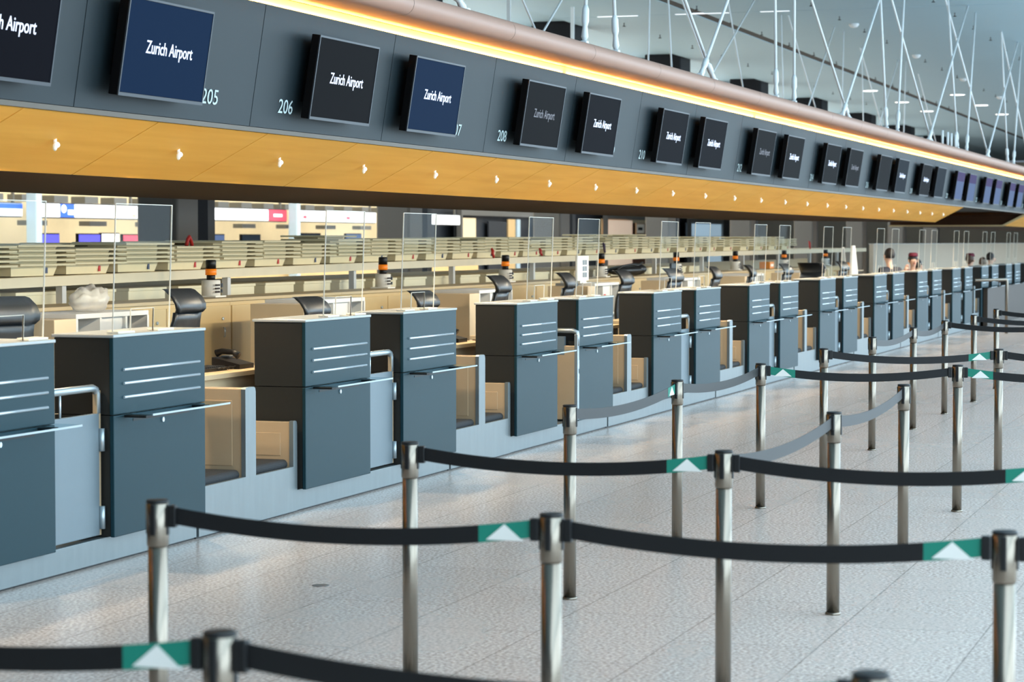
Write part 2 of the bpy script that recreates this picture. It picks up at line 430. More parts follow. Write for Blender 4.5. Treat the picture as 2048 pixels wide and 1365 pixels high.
# ------------------------------------------------------------------ soffit spotlights (real lamps of the place)
sp0 = thing('soffit_spotlight', 'x', 'lamp', (0, 0, 0), 0, 'small white spotlights on the wood soffit')
MB().tube([(0, 0, .012), (0, 0, -.02)], .012, None, 8).build('stem', M['fixture_white'], sp0)
h = MB(); h.ball((.0, -.012, -.032), .035, .018, .022, None, 10, 6); h.tube([(-.02, -.01, -.03), (-.012, -.005, -.058), (-.004, 0, -.07)], [.014, .016, .008], None, 8)
h.build('lamp_head', M['fixture_white'], sp0)
for k in range(-2, 24):
    x = 11.06+1.456*k; loc = (x, 6.262, 2.243)
    lb = '%s small white spotlight from the left on the orange soffit' % ORD[k+2]
    if k == -2: sp0.scale = (.78,)*3; sp0.location = loc; sp0['label'] = lb
    else: dup(sp0, loc, lb)
    l = bpy.data.lights.new('spot_lamp', 'SPOT'); l.energy = 72; l.color = (1.0, .82, .56); l.spot_size = 2.5; l.spot_blend = .4; l.shadow_soft_size = .03
    o = bpy.data.objects.new('spot_lamp', l); COL.objects.link(o); o.location = (x, 6.31, 2.06)
    o.rotation_euler = Vector((0, .40, -.92)).to_track_quat('-Z', 'Y').to_euler()

# ------------------------------------------------------------------ suspension rods
def rod(label, p, q, r, thick):
    t = thing('suspension_rod', label, 'rod', p, 0, 'white rods holding the canopy')
    P = Vector((0, 0, 0)); Q = Vector(q)-Vector(p); d = Q.normalized()
    MB().tube([P, Q], r, None, 8).build('rod_shaft', M['white_paint'], t)
    if thick:
        s0 = d*.04; s1 = d*.34
        MB().tube([s0, d*.07, d*.16, d*.2, d*.3, s1], [r*1.2, r*1.9, r*1.3, r*2.0, r*1.9, r*1.05], None, 8).build('turnbuckle', M['white_paint'], t)
        MB().box(-.035, .035, -.03, .03, -.02, .035, bev=.008).build('anchor_foot', M['white_paint'], t)
    return t
zb = 3.375
front = [(15.2, 1.9), (16.14, -1.9), (19.08, .1), (20.06, -.15), (23.08, 1.35), (23.91, -1.74), (26.86, -.07), (27.9, -.01), (30.93, 1.585), (31.75, -1.97),
         (34.69, -.32), (35.69, .27), (38.76, 1.788), (39.44, -2.127), (42.47, -.537), (43.69, .43), (46.55, 1.95), (47.3, -2.5), (50.3, -.5), (51.4, .5), (54.4, 1.9), (55.1, -2.2), (58, -.5), (59, .5), (62, 1.9), (62.8, -2.1)]
for i, (x, sl) in enumerate(front):
    yo = 5.72+(.026 if sl < -.9 else (-.026 if sl > .9 else 0))
    rod('%s thick white rod from the left along the front canopy edge' % ORD[i], (x, yo, zb), (x+sl*(CEIL-zb), yo, CEIL), .017, True)
# second row, on the back of the canopy
rear = [(44.11, 8.78, 46.83, 4.25), (47.71, 8.79, 47.89, 4.44), (53.19, 8.95, 55.89, 4.32), (56.19, 8.85, 56.41, 4.3), (52.58, 9.2, 52.35, 4.59), (54.94, 9.2, 52.15, 4.53), (63.73, 9.2, 60.7, 4.54), (43.23, 9.2, 43.16, 4.56), (46.84, 9.2, 44.29, 4.54), (44.22, 9.3, 44.1, 5.19),
        (27.5, 9.0, 25.2, 4.6), (28.6, 9.0, 31.0, 4.6), (33.3, 9.0, 33.4, 4.6), (34.6, 9.0, 34.3, 4.6), (36.8, 9.0, 34.2, 4.6), (37.6, 9.0, 40.6, 4.6), (39.8, 9.1, 38.6, 4.6)]
for i, (xb, y, xt, zz) in enumerate(rear):
    sl = (xt-xb)/(CEIL-zz); x0 = xb+sl*(3.5-zz)
    rod('%s thin white rod from the left in the rear row' % ORD[i], (x0, y, 3.49), (xt, y, CEIL), .014, False)
# short upright pegs on the canopy edge
pg = thing('canopy_peg', 'x', 'peg', (0, 0, 0), 0, 'short white pegs on the canopy edge')
MB().tube([(0, 0, 0), (0, 0, .26)], .02, None, 8).build('peg_shaft', M['white_paint'], pg)
for i, x in enumerate((40.55, 41.2, 41.65, 42.2)):
    lb = '%s short white peg from the left standing on the canopy edge' % ORD[i]
    if i == 0: pg.location = (x, 5.72, 3.36); pg['label'] = lb
    else: dup(pg, (x, 5.72, 3.36), lb)

# ------------------------------------------------------------------ ceiling fittings
spk = thing('sprinkler_head', 'x', 'sprinkler', (0, 0, 0), 0, 'small dark sprinkler heads in the ceiling')
MB().tube([(0, 0, 0), (0, 0, -.06)], .012, None, 8).build('stem', M['grey_metal'], spk)
MB().lathe([(.01, -.06), (.035, -.063), (.035, -.07), (.01, -.075)], (0, 0, 0), None, 10).build('deflector', M['joint_dark'], spk)
first = True
for r, y in enumerate((6.1, 8.3, 10.43, 12.6)):
    for c in range(0, 14):
        x = 39.2+2.78*c if r not in (2,) else 39.2+2.78*c
        lb = '%s dark sprinkler from the left in the %s row across the ceiling' % (ORD[c], ORD[r])
        if first: spk.location = (x, y, CEIL); spk['label'] = lb; first = False
        else: dup(spk, (x, y, CEIL), lb)
for i, x in enumerate((46.32, 54.47, 62.68, 70.8)):
    t = thing('smoke_detector', '%s round white smoke detector from the left on the ceiling' % ORD[i], 'detector', (x, 8.3, CEIL), 0, 'smoke detectors')
    MB().lathe([(.10, 0), (.10, -.03), (.07, -.07), (.03, -.085)], (0, 0, 0), None, 14).build('dome', M['white_paint'], t)
for i, (x, y) in enumerate([(66.86, 11.5), (69.47, 9.37), (72.61, 11.5), (75.02, 9.37), (77.87, 11.5), (80.6, 9.37)]):
    t = thing('ceiling_downlight', 'round lit ceiling downlight, %s nearest of those above the canopy' % ORD[i], 'lamp', (x, y, CEIL), 0, 'round ceiling downlights')
    MB().lathe([(.24, 0), (.24, -.012), (.20, -.014)], (0, 0, 0), None, 18).build('rim', M['white_paint'], t)
    MB().lathe([(.21, -.008), (.21, -.018)], (0, 0, 0), None, 18).build('diffuser', M['lamp_white'], t)
for i, (y0, y1) in enumerate([(11.95, 12.75), (10.15, 11.2), (9.0, 9.55)]):
    t = thing('linear_light', 'slim white linear light in the ceiling joint, %s from the left' % ORD[i], 'lamp', (43.4, (y0+y1)/2, CEIL), 0, 'linear lights in the ceiling joint')
    MB().box(-.05, .05, -(y1-y0)/2, (y1-y0)/2, -.004, .02).build('diffuser', M['sign_white'], t)
# pale glazed gallery front behind the canopy
t = thing('gallery_parapet', 'pale blue-grey gallery parapet above the canopy between the columns', 'parapet', (0, 0, 0))
g = MB()
for k in range(6): g.box(33.5+1.85*k, 33.5+1.85*k+1.83, 12.6, 12.7, 4.0, 4.85)
g.build('parapet_panel', M['pale_blue'], t)
MB().box(33.4, 44.7, 12.55, 12.75, 4.85, 4.9, bev=.01).build('coping', M['white_paint'], t)
for x in (34, 37.7, 41.4, 44.2): MB().box(x, x+.05, 12.62, 12.68, 4.9, CEIL+.01).build('hanger', M['white_paint'], t)

# ------------------------------------------------------------------ counters
ct = thing('check_in_counter', 'x', 'counter', (0, 0, 0), 0, 'check-in counters in a row')
b = MB(); b.box(.006, CW-.006, .008, .34, .79, 1.194).box(.006, CW-.006, .008, .34, .145, .785); b.build('carcass', M['counter_side'], ct)
MB().box(0, CW, -.012, .012, .789, 1.196, bev=.004).build('upper_front', M['counter_front'], ct)
MB().box(0, CW, -.012, .012, .142, .784, bev=.004).build('lower_front', M['counter_front'], ct)
MB().box(-.006, CW+.006, -.018, .352, 1.195, ZT, bev=.005).build('top', M['alu_top'], ct)
for z in (1.024, .951, .877):
    MB().tube([(.108, -.016, z), (1.01, -.016, z)], .0085, None, 8).build('trim_bar', M['bright_alu'], ct)
sh = MB().box(.085, 1.03, -.195, -.006, .784, .796, bev=.003).build('glass_shelf', M['shelf_glass'], ct)
cl = MB(); cl.box(.085, 1.03, -.199, -.194, .785, .795); cl.build('shelf_edge', M['steel'], sh)
MB().box(.10, .17, -.15, -.02, .770, .784, bev=.003).build('shelf_clip', M['black'], sh); MB().box(.90, .97, -.10, -.02, .770, .784, bev=.003).build('shelf_clip', M['black'], sh)
MB().box(.215, .885, -.014, .0, .744, .757).build('writing_slot', M['black'], ct)
lk = MB(); lk.prism([(.012*math.cos(a), .014*math.sin(a)) for a in [2*PI*q/14 for q in range(14)]], 'y', -.019, -.01)
lk.build('lock', M['bright_alu'], ct, (.56, 0, .727))

# protective pane
ps = thing('protective_pane', 'x', 'screen', (0, 0, 0), 0, 'clear acrylic panes on the counters')
Wp, Hp = .655, .69
poly = [(0, 0), (.2, 0), (.2, .125), (.46, .125), (.46, 0), (Wp, 0), (Wp, Hp), (0, Hp)]
MB().prism(poly, 'y', -.003, .003, M['glass'], M['pane_edge']).build('acrylic_sheet', None, ps)
fr = MB(); e = .0026
def bar(x0, x1, z0, z1): fr.box(x0, x1, -.0036, .0036, z0, z1)
bar(-.001, e, 0, Hp); bar(Wp-e, Wp+.001, 0, Hp); bar(e, Wp-e, Hp-.0025, Hp+.001); bar(.2-e, .2, 0, .125); bar(.46, .46+e, 0, .125); bar(.2-e, .46+e, .125, .125+e)
fr.build('edge_glint', M['pane_edge'], ps)  # thin pale bars painting in the brightness of the sheet's edges
for x in (.0, .46): MB().box(x, x+.19, -.035, .035, 0, .012, bev=.003).build('foot', M['pane_edge'], ps)

N = 0
for k in range(0, NPAIR+1):
    for side in (0, 1):
        x = XL(k) if side == 0 else XR(k); num = 203+2*k+side
        if num < 204: continue
        extra = {204: 'leftmost ', 205: '', 206: ''}.get(num, '')
        lb = '%sblue-grey check-in counter below the screen at number %d' % (extra, num)
        if N == 0: ct.location = (x, YF, 0); ct['label'] = lb
        else: dup(ct, (x, YF, 0), lb)
        lb = 'clear acrylic pane standing on the check-in counter at number %d' % num
        px = x+(.10 if side == 0 else .42)
        lean = (math.radians(2.0), 0, 0)
        if N == 0: ps.location = (px, YF+.045, ZT+.001); ps.rotation_euler = lean; ps['label'] = lb
        else: dup(ps, (px, YF+.045, ZT+.001), lb, lean)
        N += 1

# plinths, gates, conveyors
for k in range(0, NPAIR):
    n1, n2 = 204+2*k, 205+2*k
    x0, x1 = XR(k)-.03, XL(k+1)+CW-.01
    o = MB().box(x0+.003, x1-.003, 5.911, 6.24, .012, .1415, bev=.002).build('base_plinth', M['plinth_steel'])
    MB().box(x0, x1, 5.93, 6.2, 0, .012).build('shadow_gap', M['black'], o)
    tag(o, 'brushed steel plinth under the counters at numbers %d and %d' % (n1, n2), 'plinth', 'steel base plinths')
gt = thing('swing_gate', 'x', 'gate', (0, 0, 0), 0, 'low steel gates between counters')
MB().box(.02, .575, .0, .03, .157, .80, bev=.004).build('panel', M['gate_panel'], gt)
MB().tube([(.0, .015, .935), (.53, .015, .935), (.562, .015, .925), (.575, .015, .9), (.575, .015, .80)], .02, None, 12).build('handrail', M['steel'], gt)
MB().box(.555, .595, .003, .027, .157, .92).build('post', M['champagne'], gt)
MB().tube([(.19, .015, .80), (.19, .015, .92)], .006, None, 8).build('upright', M['bright_alu'], gt)
for z in (.66, .25):
    MB().tube([(.585, -.008, z-.06), (.585, -.008, z+.06)], .016, None, 10).build('hinge', M['steel'], gt)
N = 0
for k in range(0, NPAIR-1):
    n1, n2 = 204+2*k, 205+2*k
    x = XR(k)+CW+.003
    if k == 2:
        t = thing('swing_gate', 'steel gate swung open beside the counter at number 209', 'gate', (x+.545, 5.848, 0), 0, 'low steel gates between counters')
        MB().box(0, .04, 0, .56, .157, .80, bev=.004).build('panel', M['champagne'], t)
        MB().tube([(.02, .5, .93), (.02, .05, .93), (.02, .012, .915), (.02, 0.01, .88), (.02, 0.01, .8)], .022, None, 12).build('handrail', M['steel'], t)
        MB().box(-.002, .042, -.002, .03, .157, .90, bev=.004).build('edge_post', M['steel'], t)
        MB().box(-.001, .041, .12, .30, .72, .88).build('guard_plate', M['gate_panel'], t)
        lk = MB(); lk.box(.008, .032, -.006, 0, .50, .68, bev=.008); lk.build('lock_plate', M['bright_alu'], t)
        MB().box(.016, .024, -.008, -.004, .56, .60).build('keyhole', M['black'], t)
        continue
    lb = 'closed low steel gate between the counters at numbers %d and %d' % (n1, n2)
    if N == 0: gt.location = (x, 5.925, 0); gt['label'] = lb
    else: dup(gt, (x, 5.925, 0), lb)
    N += 1

cv = thing('baggage_conveyor', 'x', 'conveyor', (0, 0, 0), 0, 'steel weigh conveyors between counters')
poly = [(0, .012), (1.395, .012), (1.395, .555), (1.388, .573), (1.37, .58), (1.345, .58), (1.335, .575), (1.335, .292), (.78, .292), (.78, .80), (.772, .822), (.75, .83), (.645, .83), (.633, .82), (.633, .295), (0, .295)]
MB().prism(poly, 'y', 0, .028).build('front_plate', M['plinth_steel'], cv)
MB().box(0, 1.39, .02, .3, 0, .012).build('shadow_gap', M['black'], cv)
for (a, b2, z) in ((.64, .772, .822), (1.341, 1.388, .573)):
    w = MB().box(a, b2, .028, .47, .27, z, bev=.004).build('side_wall', M['champagne'], cv)
    q = MB(); q.box(a-.004, a, .09, .43, .36, z-.07, bev=.002); q.build('inset_panel', M['champagne'], w)
    MB().box(a-.006, a-.003, .30, .36, .42, .44).build('sensor', M['black'], w)
for (a, b2) in ((0.003, .628), (.784, 1.333)):
    bl = MB(); bl.prism([(.05, .27)]+[(.07-.03*math.sin(t), .307-.03*math.cos(t)) for t in [PI*q/8 for q in range(9)]]+[(.47, .337), (.47, .27)], 'x', a, b2)
    bl.build('belt', M['rubber'], cv)
    MB().box(a, b2, .03, .345, .02, .268).build('belt_bed', M['counter_side'], cv)
for k in range(0, NPAIR):
    n1, n2 = 203+2*k, 204+2*k
    x = XL(k)+CW+.006
    lb = 'steel baggage conveyor pair between the counters at numbers %d and %d' % (n1, n2)
    if k == 0: cv.location = (x, 5.905, 0); cv['label'] = lb
    else: dup(cv, (x, 5.905, 0), lb)

# brown wall base at the far end, with guard rail
t = thing('wood_barrier', 'low brown wall covering the counter fronts at the far right end', 'wall', (0, 0, 0))
MB().box(47.4, 62, 5.76, 5.85, .012, .775, bev=.004).build('barrier_panel', M['brown_wall'], t)
MB().box(47.4, 62, 5.78, 5.84, 0, .012).build('shadow_gap', M['black'], t)
t = thing('guard_rail', 'steel rail on a post in front of the brown wall at the far end', 'rail', (44.0, 5.0, 0))
MB().tube([(0, 0, 0), (0, 0, .97), (-.01, .01, .995), (-.04, .03, 1.0), (-.75, .5, 1.0)], .03, None, 10).build('rail_tube', M['post_steel'], t)

# ------------------------------------------------------------------ staff side: desks, phones, chairs
ZP = .14
dk = thing('staff_desk', 'x', 'desk', (0, 0, 0), 0, 'beige staff desks behind the counters')
MB().box(0, 3.3, 0, .5, .835, .868, bev=.003).build('desktop', M['desk_beige'], dk)
MB().box(1.55, 3.2, .04, .08, ZP+.003, .835).build('modesty_panel', M['desk_beige'], dk)
MB().box(.02, .06, .02, .48, ZP+.003, .835).build('leg_panel', M['desk_beige'], dk)
ph = thing('desk_phone', 'x', 'telephone', (0, 0, 0), 0, 'black desk telephones')
MB().prism([(0, 0), (.2, 0), (.2, .075), (0, .03)], 'x', 0, .22).build('phone_base', M['black'], ph)
MB().tube([(.03, .02, .085), (.03, .06, .11), (.03, .14, .115), (.03, .18, .10)], [.026, .018, .018, .026], None, 10).build('handset', M['black'], ph)
MB().box(.10, .20, .12, .18, .072, .082).build('display', M['grey_metal'], ph)
cd = MB(); cd.tube([(.0-.02*q-.0, .03+.012*math.sin(q*1.7), .014+.006*math.cos(q*1.7)) for q in range(0, 14)], .006, None, 6); cd.build('coiled_cord', M['black'], ph)
kb = thing('keyboard', 'x', 'keyboard', (0, 0, 0), 0, 'black keyboards on the staff desks')
MB().box(0, .42, 0, .15, 0, .022, bev=.004).build('key_tray', M['black'], kb)
q = MB()
for r in range(4):
    for c in range(13): q.box(.012+.031*c, .036+.031*c, .012+.033*r, .038+.033*r, .022, .030)
q.build('keys', M['joint_dark'], kb)

ch = thing('office_chair', 'x', 'chair', (0, 0, 0), 0, 'black high-backed office chairs')
MB().box(-.25, .25, -.26, .22, .36, .46, bev=.04, seg=3).build('seat', M['leather'], ch)
prof = [(.22, .40), (.25, .55), (.265, .75), (.25, .90), (.225, 1.0), (.215, 1.06), (.235, 1.13), (.285, 1.20), (.30, 1.225)]
bk = MB()
rows = []
for (y, z) in prof[:6]:
    wv = .25 if z < .95 else .215
    rows.append((y, z, wv))
for a, c in zip(rows, rows[1:]):
    pass
def slab(mb, rows, th):
    V = []
    for (y, z, wv) in rows:
        ring = []
        for s_ in range(9):
            u = -1+s_/4; yy = y-.03*(abs(u)**2.5)
            ring.append((u*wv, yy, z))
        for s_ in range(8, -1, -1):
            u = -1+s_/4; yy = y+th*(1-.5*abs(u)**3)-.03*(abs(u)**2.5)
            ring.append((u*wv, yy, z))
        V.append([mb.bm.verts.new(p) for p in ring])
    n = len(V[0])
    for a, c in zip(V, V[1:]):
        for q in range(n):
            F = mb.bm.faces.new([a[q], a[(q+1) % n], c[(q+1) % n], c[q]]); F.smooth = True
    mb.bm.faces.new(V[0][::-1]); mb.bm.faces.new(V[-1])
slab(bk, rows, .055); bk.build('backrest', M['leather'], ch)
hr = MB(); slab(hr, [(.205, 1.055, .21), (.19, 1.08, .235), (.195, 1.12, .245), (.225, 1.17, .245), (.275, 1.215, .235), (.30, 1.225, .22)], .05); hr.build('headrest', M['leather'], ch)
for s_ in (-1, 1):
    MB().tube([(s_*.27, .16, .42), (s_*.30, .14, .60), (s_*.30, .05, .64), (s_*.30, -.16, .64)], .022, None, 8).build('armrest', M['black'], ch)
MB().tube([(0, 0, .08), (0, 0, .37)], .03, None, 10).build('gas_column', M['black'], ch)
for q in range(5):
    a = 2*PI*q/5+.3
    lg = MB().tube([(.03*math.cos(a), .03*math.sin(a), .09), (.30*math.cos(a), .30*math.sin(a), .06)], [.022, .014], None, 8).build('leg', M['black'], ch)
    MB().ball((.30*math.cos(a), .30*math.sin(a), .028), .026, .026, .026, None, 8, 6).build('caster', M['black'], lg)
chairs = [(12.33, -0.25, 7.15), (14.93, 0.05, 7.20), (17.07, 0.00, 7.15), (19.58, -0.03, 7.15), (21.86, 0.05, 7.20), (24.14, 0.08, 7.20), (26.40, 0.00, 7.20), (28.47, -0.10, 7.15), (30.75, 0.05, 7.15), (32.96, 0.10, 7.15), (35.40, -0.05, 7.15), (37.16, 1.20, 7.20), (40.16, -0.10, 7.15)]
for i, (x, rz, y) in enumerate(chairs):
    num = 204+i
    zz = ZP+.003
    lb = 'black high-backed office chair behind the counter at number %d' % num
    if i == 0: ch.location = (x, y, zz); ch.rotation_euler = (0, 0, rz); ch['label'] = lb
    else:
        c_ = dup(ch, (x, y, zz), lb, (0, 0, rz)); c_.scale.z = .915 if i in (2, 3) else 1.0
for k in range(0, 8):
    n1, n2 = 203+2*k, 204+2*k
    x = XL(k)+.1
    lb = 'beige staff desk behind the conveyor between numbers %d and %d' % (n1, n2)
    if k == 0: dk.location = (x, 6.4, 0); dk['label'] = lb
    else: dup(dk, (x, 6.4, 0), lb)
    lb = 'black desk telephone behind the conveyor between numbers %d and %d' % (n1, n2)
    pl = (XR(k)+.40, 6.50, .869)
    if k == 0: ph.location = pl; ph['label'] = lb
    else: dup(ph, pl, lb)
    lb = 'black keyboard beside the telephone behind numbers %d and %d' % (n1, n2)
    pl = (XR(k)-.12, 6.54, .869)
    if k == 0: kb.location = pl; kb['label'] = lb
    else: dup(kb, pl, lb)

# white pigeonhole desks, Y 7.8
wd = thing('pigeonhole_desk', 'x', 'desk', (0, 0, 0), 0, 'white pigeonhole desks in the staff aisle')
MB().box(.42, .72, 0, .5, ZP+.003, 1.17, bev=.004).build('side_cupboard', M['desk_beige'], wd)
q = MB(); q.box(.72, 1.80, 0, .5, 1.165, 1.20, bev=.003)
for x in (.72, 1.06, 1.44, 1.775): q.box(x, x+.028, .0, .5, ZP+.003, 1.165)
q.box(1.06, 1.44, .02, .06, ZP+.003, 1.165).box(.74, 1.8, .40, .42, ZP+.003, 1.165).box(.72, 1.8, .02, .5, .80, .83)
q.build('shelf_carcass', M['desk_white'], wd)
MB().box(1.17, 1.25, .015, .02, .98, 1.06).build('red_label', M['red'], wd)
for k in range(1, 8):
    x = 14.33-.74+4.22*(k-1)
    lb = 'white pigeonhole desk behind the counters at numbers %d and %d' % (203+2*k, 204+2*k)
    if k == 1: wd.location = (x, 7.95, 0); wd['label'] = lb
    else: dup(wd, (x, 7.95, 0), lb)

# beige cabinets with doors, Y 9.0
cbn = thing('storage_cabinet', 'x', 'cabinet', (0, 0, 0), 0, 'beige storage cabinets in a long row')
MB().box(.003, 2.537, .0, .45, ZP+.06, 1.17).build('carcass', M['cabinet'], cbn)
MB().box(0, 2.54, -.02, .47, 1.17, 1.2, bev=.004).build('cabinet_top', M['cabinet_top'], cbn)
MB().box(.01, 2.53, .03, .44, ZP+.003, ZP+.06).build('kick_base', M['counter_side'], cbn)
for i in range(2):
    d = MB().box(.012+1.265*i, 1.26+1.265*i, -.016, 0, ZP+.075, 1.135, bev=.003).build('door', M['cabinet'], cbn)
    hx = 1.08+1.265*i
    MB().tube([(hx, -.03, 1.02), (hx, -.015, 1.02)], .014, None, 10).build('lock', M['bright_alu'], d)
    MB().tube([(hx, -.03, .86), (hx, -.042, .86), (hx, -.042, .94), (hx, -.03, .94)], .006, None, 8).build('handle', M['bright_alu'], d)
for i in range(0, 11):
    x = 13.91+2.54*i
    lb = '%s beige two-door storage cabinet from the left in the back row' % ORD[i]
    if i == 0: cbn.location = (x, 9.0, 0); cbn['label'] = lb
    else: dup(cbn, (x, 9.0, 0), lb)

# beacons
bc = thing('beacon_lamp', 'x', 'beacon', (0, 0, 0), 0, 'beacon lamps on the back cabinets')
MB().box(-.11, .11, -.1, .1, 0, .014, bev=.003).build('base_plate', M['paper'], bc)
o = MB().lathe([(.085, .014), (.085, .15), (.07, .155)], (0, 0, 0), None, 18).build('printed_drum', M['paper'], bc)
q = MB()
for r in range(3):
    for c in range(3): q.box(-.075+.03*c, -.055+.03*c, -.088+.012*(2-c)*0, -.078, .04+.03*r, .058+.03*r)
q.build('printed_marks', M['brown_wall'], o)
MB().box(.045, .075, -.082, -.055, .09, .125).build('black_mark', M['black'], o); MB().box(.045, .072, -.082, -.055, .04, .07).build('black_mark', M['black'], o)
MB().lathe([(.04, .155), (.04, .205)], (0, 0, 0), None, 14).build('stem', M['black'], bc)
MB().lathe([(.05, .20), (.05, .255)], (0, 0, 0), None, 16).build('amber_lens', M['orange'], bc)
MB().lathe([(.047, .255), (.047, .33), (.04, .337)], (0, 0, 0), None, 16).build('cap', M['black'], bc)
for i, x in enumerate([19.12, 23.33, 27.45, 31.7, 35.93, 40.09, 44.25, 48.46]):
    lb = '%s amber-banded beacon lamp from the left on the back cabinets' % ORD[i]
    z = 1.2015 if x < 41.8 else 1.2015
    if i == 0: bc.location = (x, 9.25, z); bc['label'] = lb
    else: dup(bc, (x, 9.25, z), lb)
cbn2 = dup(cbn, (41.85, 9.0, 0), 'twelfth beige two-door storage cabinet from the left in the back row')
for i in range(12, 14): dup(cbn, (13.91+2.54*i-.0, 9.0, 0), '%s beige two-door storage cabinet from the left in the back row' % ORD[i])

# ------------------------------------------------------------------ tub rail and tubs
def railz(x):
    pts = [(10, 1.36), (16.2, 1.408), (23.5, 1.466), (30, 1.50), (39.3, 1.528), (60, 1.56)]
    for (a, za), (b, zb_) in zip(pts, pts[1:]):
        if a <= x <= b: return za+(zb_-za)*(x-a)/(b-a)
    return pts[-1][1]
rl = thing('tub_rail', 'long cream rail table carrying the stacks of baggage tubs', 'rail', (0, 0, 0))
q = MB(); xs = [13, 16.2, 23.5, 30, 39.3, 56]
for a, b in zip(xs, xs[1:]):
    for (y0, y1, d0, d1) in ((9.7, 9.76, -.082, 0), (9.76, 11.1, -.04, -.002)):
        za, zb_ = railz(a), railz(b)
        q.faces([(a, y0, za+d0), (b, y0, zb_+d0), (b, y1, zb_+d0), (a, y1, za+d0), (a, y0, za+d1), (b, y0, zb_+d1), (b, y1, zb_+d1), (a, y1, za+d1)],
                [(3,2,1,0),(4,5,6,7),(0,1,5,4),(1,2,6,5),(2,3,7,6),(3,0,4,7)])
q.build('rail_top', M['rail'], rl)
for i in range(13):
    x = 14.1+3.2*i
    MB().box(x, x+.07, 9.74, 9.80, ZP+.002, railz(x)-.06).build('leg', M['desk_white'], rl)
q = MB().box(13, 56, 9.85, 11.0, .96, 1.0).build('lower_shelf', M['counter_side'], rl)
MB().box(13, 56, 11.05, 11.09, .0, 1.30).build('rear_panel', M['cabinet_top'], rl)

tb = thing('baggage_tub', 'x', 'tub', (0, 0, 0), 0, 'cream baggage tubs stacked on the rail')
def tub_mesh():
    m_ = MB(); W, D, Hh = .455, .28, .105
    def ring(sx, sy, z): return [(-sx, -sy, z), (sx, -sy, z), (sx, sy, z), (-sx, sy, z)]
    R = [ring(W-.11, D-.15, 0), ring(W-.075, D-.13, Hh-.020), ring(W, D, Hh-.020), ring(W+.004, D+.004, Hh-.004), ring(W-.006, D-.006, Hh), ring(W-.082, D-.137, Hh-.004), ring(W-.115, D-.155, .006)]
    V = [[m_.bm.verts.new(p) for p in r] for r in R]
    for a, b in zip(V, V[1:]):
        for i in range(4): m_.bm.faces.new([a[i], a[(i+1) % 4], b[(i+1) % 4], b[i]])
    m_.bm.faces.new(V[0][::-1]); m_.bm.faces.new(V[-1])
    return m_
tub_mesh().build('tub_body', M['tub'], tb)
XB = [15.62, 16.57, 17.49, 18.41, 19.32, 20.34, 21.28, 22.21, 23.21, 24.15, 25.12, 26.12, 27.13, 28.03, 28.93, 29.93, 30.83, 31.9, 32.91, 33.76, 34.97, 36.01, 36.95, 38.11, 39.33, 40.25, 41.41, 42.84, 44.15, 45.33, 46.73]
HT = [5, 5, 4, 5, 4, 5, 5, 4, 5, 5, 5, 5, 4, 5, 5, 4, 5, 5, 3, 5, 5, 5, 5, 4, 5, 5, 4, 4, 5, 5, 4]
tubdata = tb.children[0].data
def tagmesh(m_):
    q = MB().box(-.016, .016, -.004, .004, -.025, .025); o = q.build('tag', m_); return o
proto_red = tagmesh(M['red']); proto_blue = tagmesh(M['blue_tag'])
firstt = True
for i, x in enumerate(XB):
    xa, xb_ = x, (XB[i+1] if i+1 < len(XB) else x+1.1)
    xc = (xa+xb_)/2
    for j in range(HT[i]):
        lb = '%s cream tub from the bottom, %s front stack from the left' % (ORD[j], ORD[i])
        loc = (xc+random.uniform(-.012, .012), 10.0, railz(xc)+.003+.039*j)
        rt = (0, 0, random.uniform(-.012, .012))
        if firstt: t = tb; t.location = loc; t.rotation_euler = rt; t['label'] = lb; firstt = False
        else:
            t = tb.copy(); COL.objects.link(t); t.location = loc; t.rotation_euler = rt; t['label'] = lb
            c = bpy.data.objects.new('tub_body', tubdata); COL.objects.link(c); c.parent = t
        if j == 0:
            pr = proto_red if i % 2 == 0 or i % 5 == 0 else proto_blue
            g = pr.copy(); COL.objects.link(g); g.parent = t; g.location = (.2, -.146, .045)
            g['label'] = 'red tag' if pr is proto_red else 'dark blue tag'
    if i % 1 == 0:
        for j in range(random.choice((4, 5, 5, 6))):
            t = tb.copy(); COL.objects.link(t); t.location = (xc+.25, 10.66, railz(xc)+.003+.039*j)
            t.rotation_euler = (0, 0, random.uniform(-.03, .03)); t['group'] = 'cream baggage tubs in the rear row of stacks'
            t['label'] = '%s cream tub from the bottom, %s rear stack from the left' % (ORD[j], ORD[i])
            c = bpy.data.objects.new('tub_body', tubdata); COL.objects.link(c); c.parent = t
bpy.data.objects.remove(proto_red); bpy.data.objects.remove(proto_blue)
# cream crates below the rail
cr = thing('storage_crate', 'x', 'crate', (0, 0, 0), 0, 'cream crates on the shelf below the tub rail')
MB().box(-.36, .36, -.26, .26, 0, .135, bev=.008).build('crate_body', M['tub'], cr)
MB().box(-.37, .37, -.27, .27, .112, .14, bev=.004).build('rim', M['tub'], cr)
for i in range(0, 26):
    x = 15.2+.98*i
    for j in range(2):
        lb = '%s cream crate in the %s pair from the left below the rail' % (('lower', 'upper')[j], ORD[i])
        loc = (x, 10.15, 1.002+.142*j)
        if i == 0 and j == 0: cr.location = loc; cr['label'] = lb
        else: dup(cr, loc, lb)

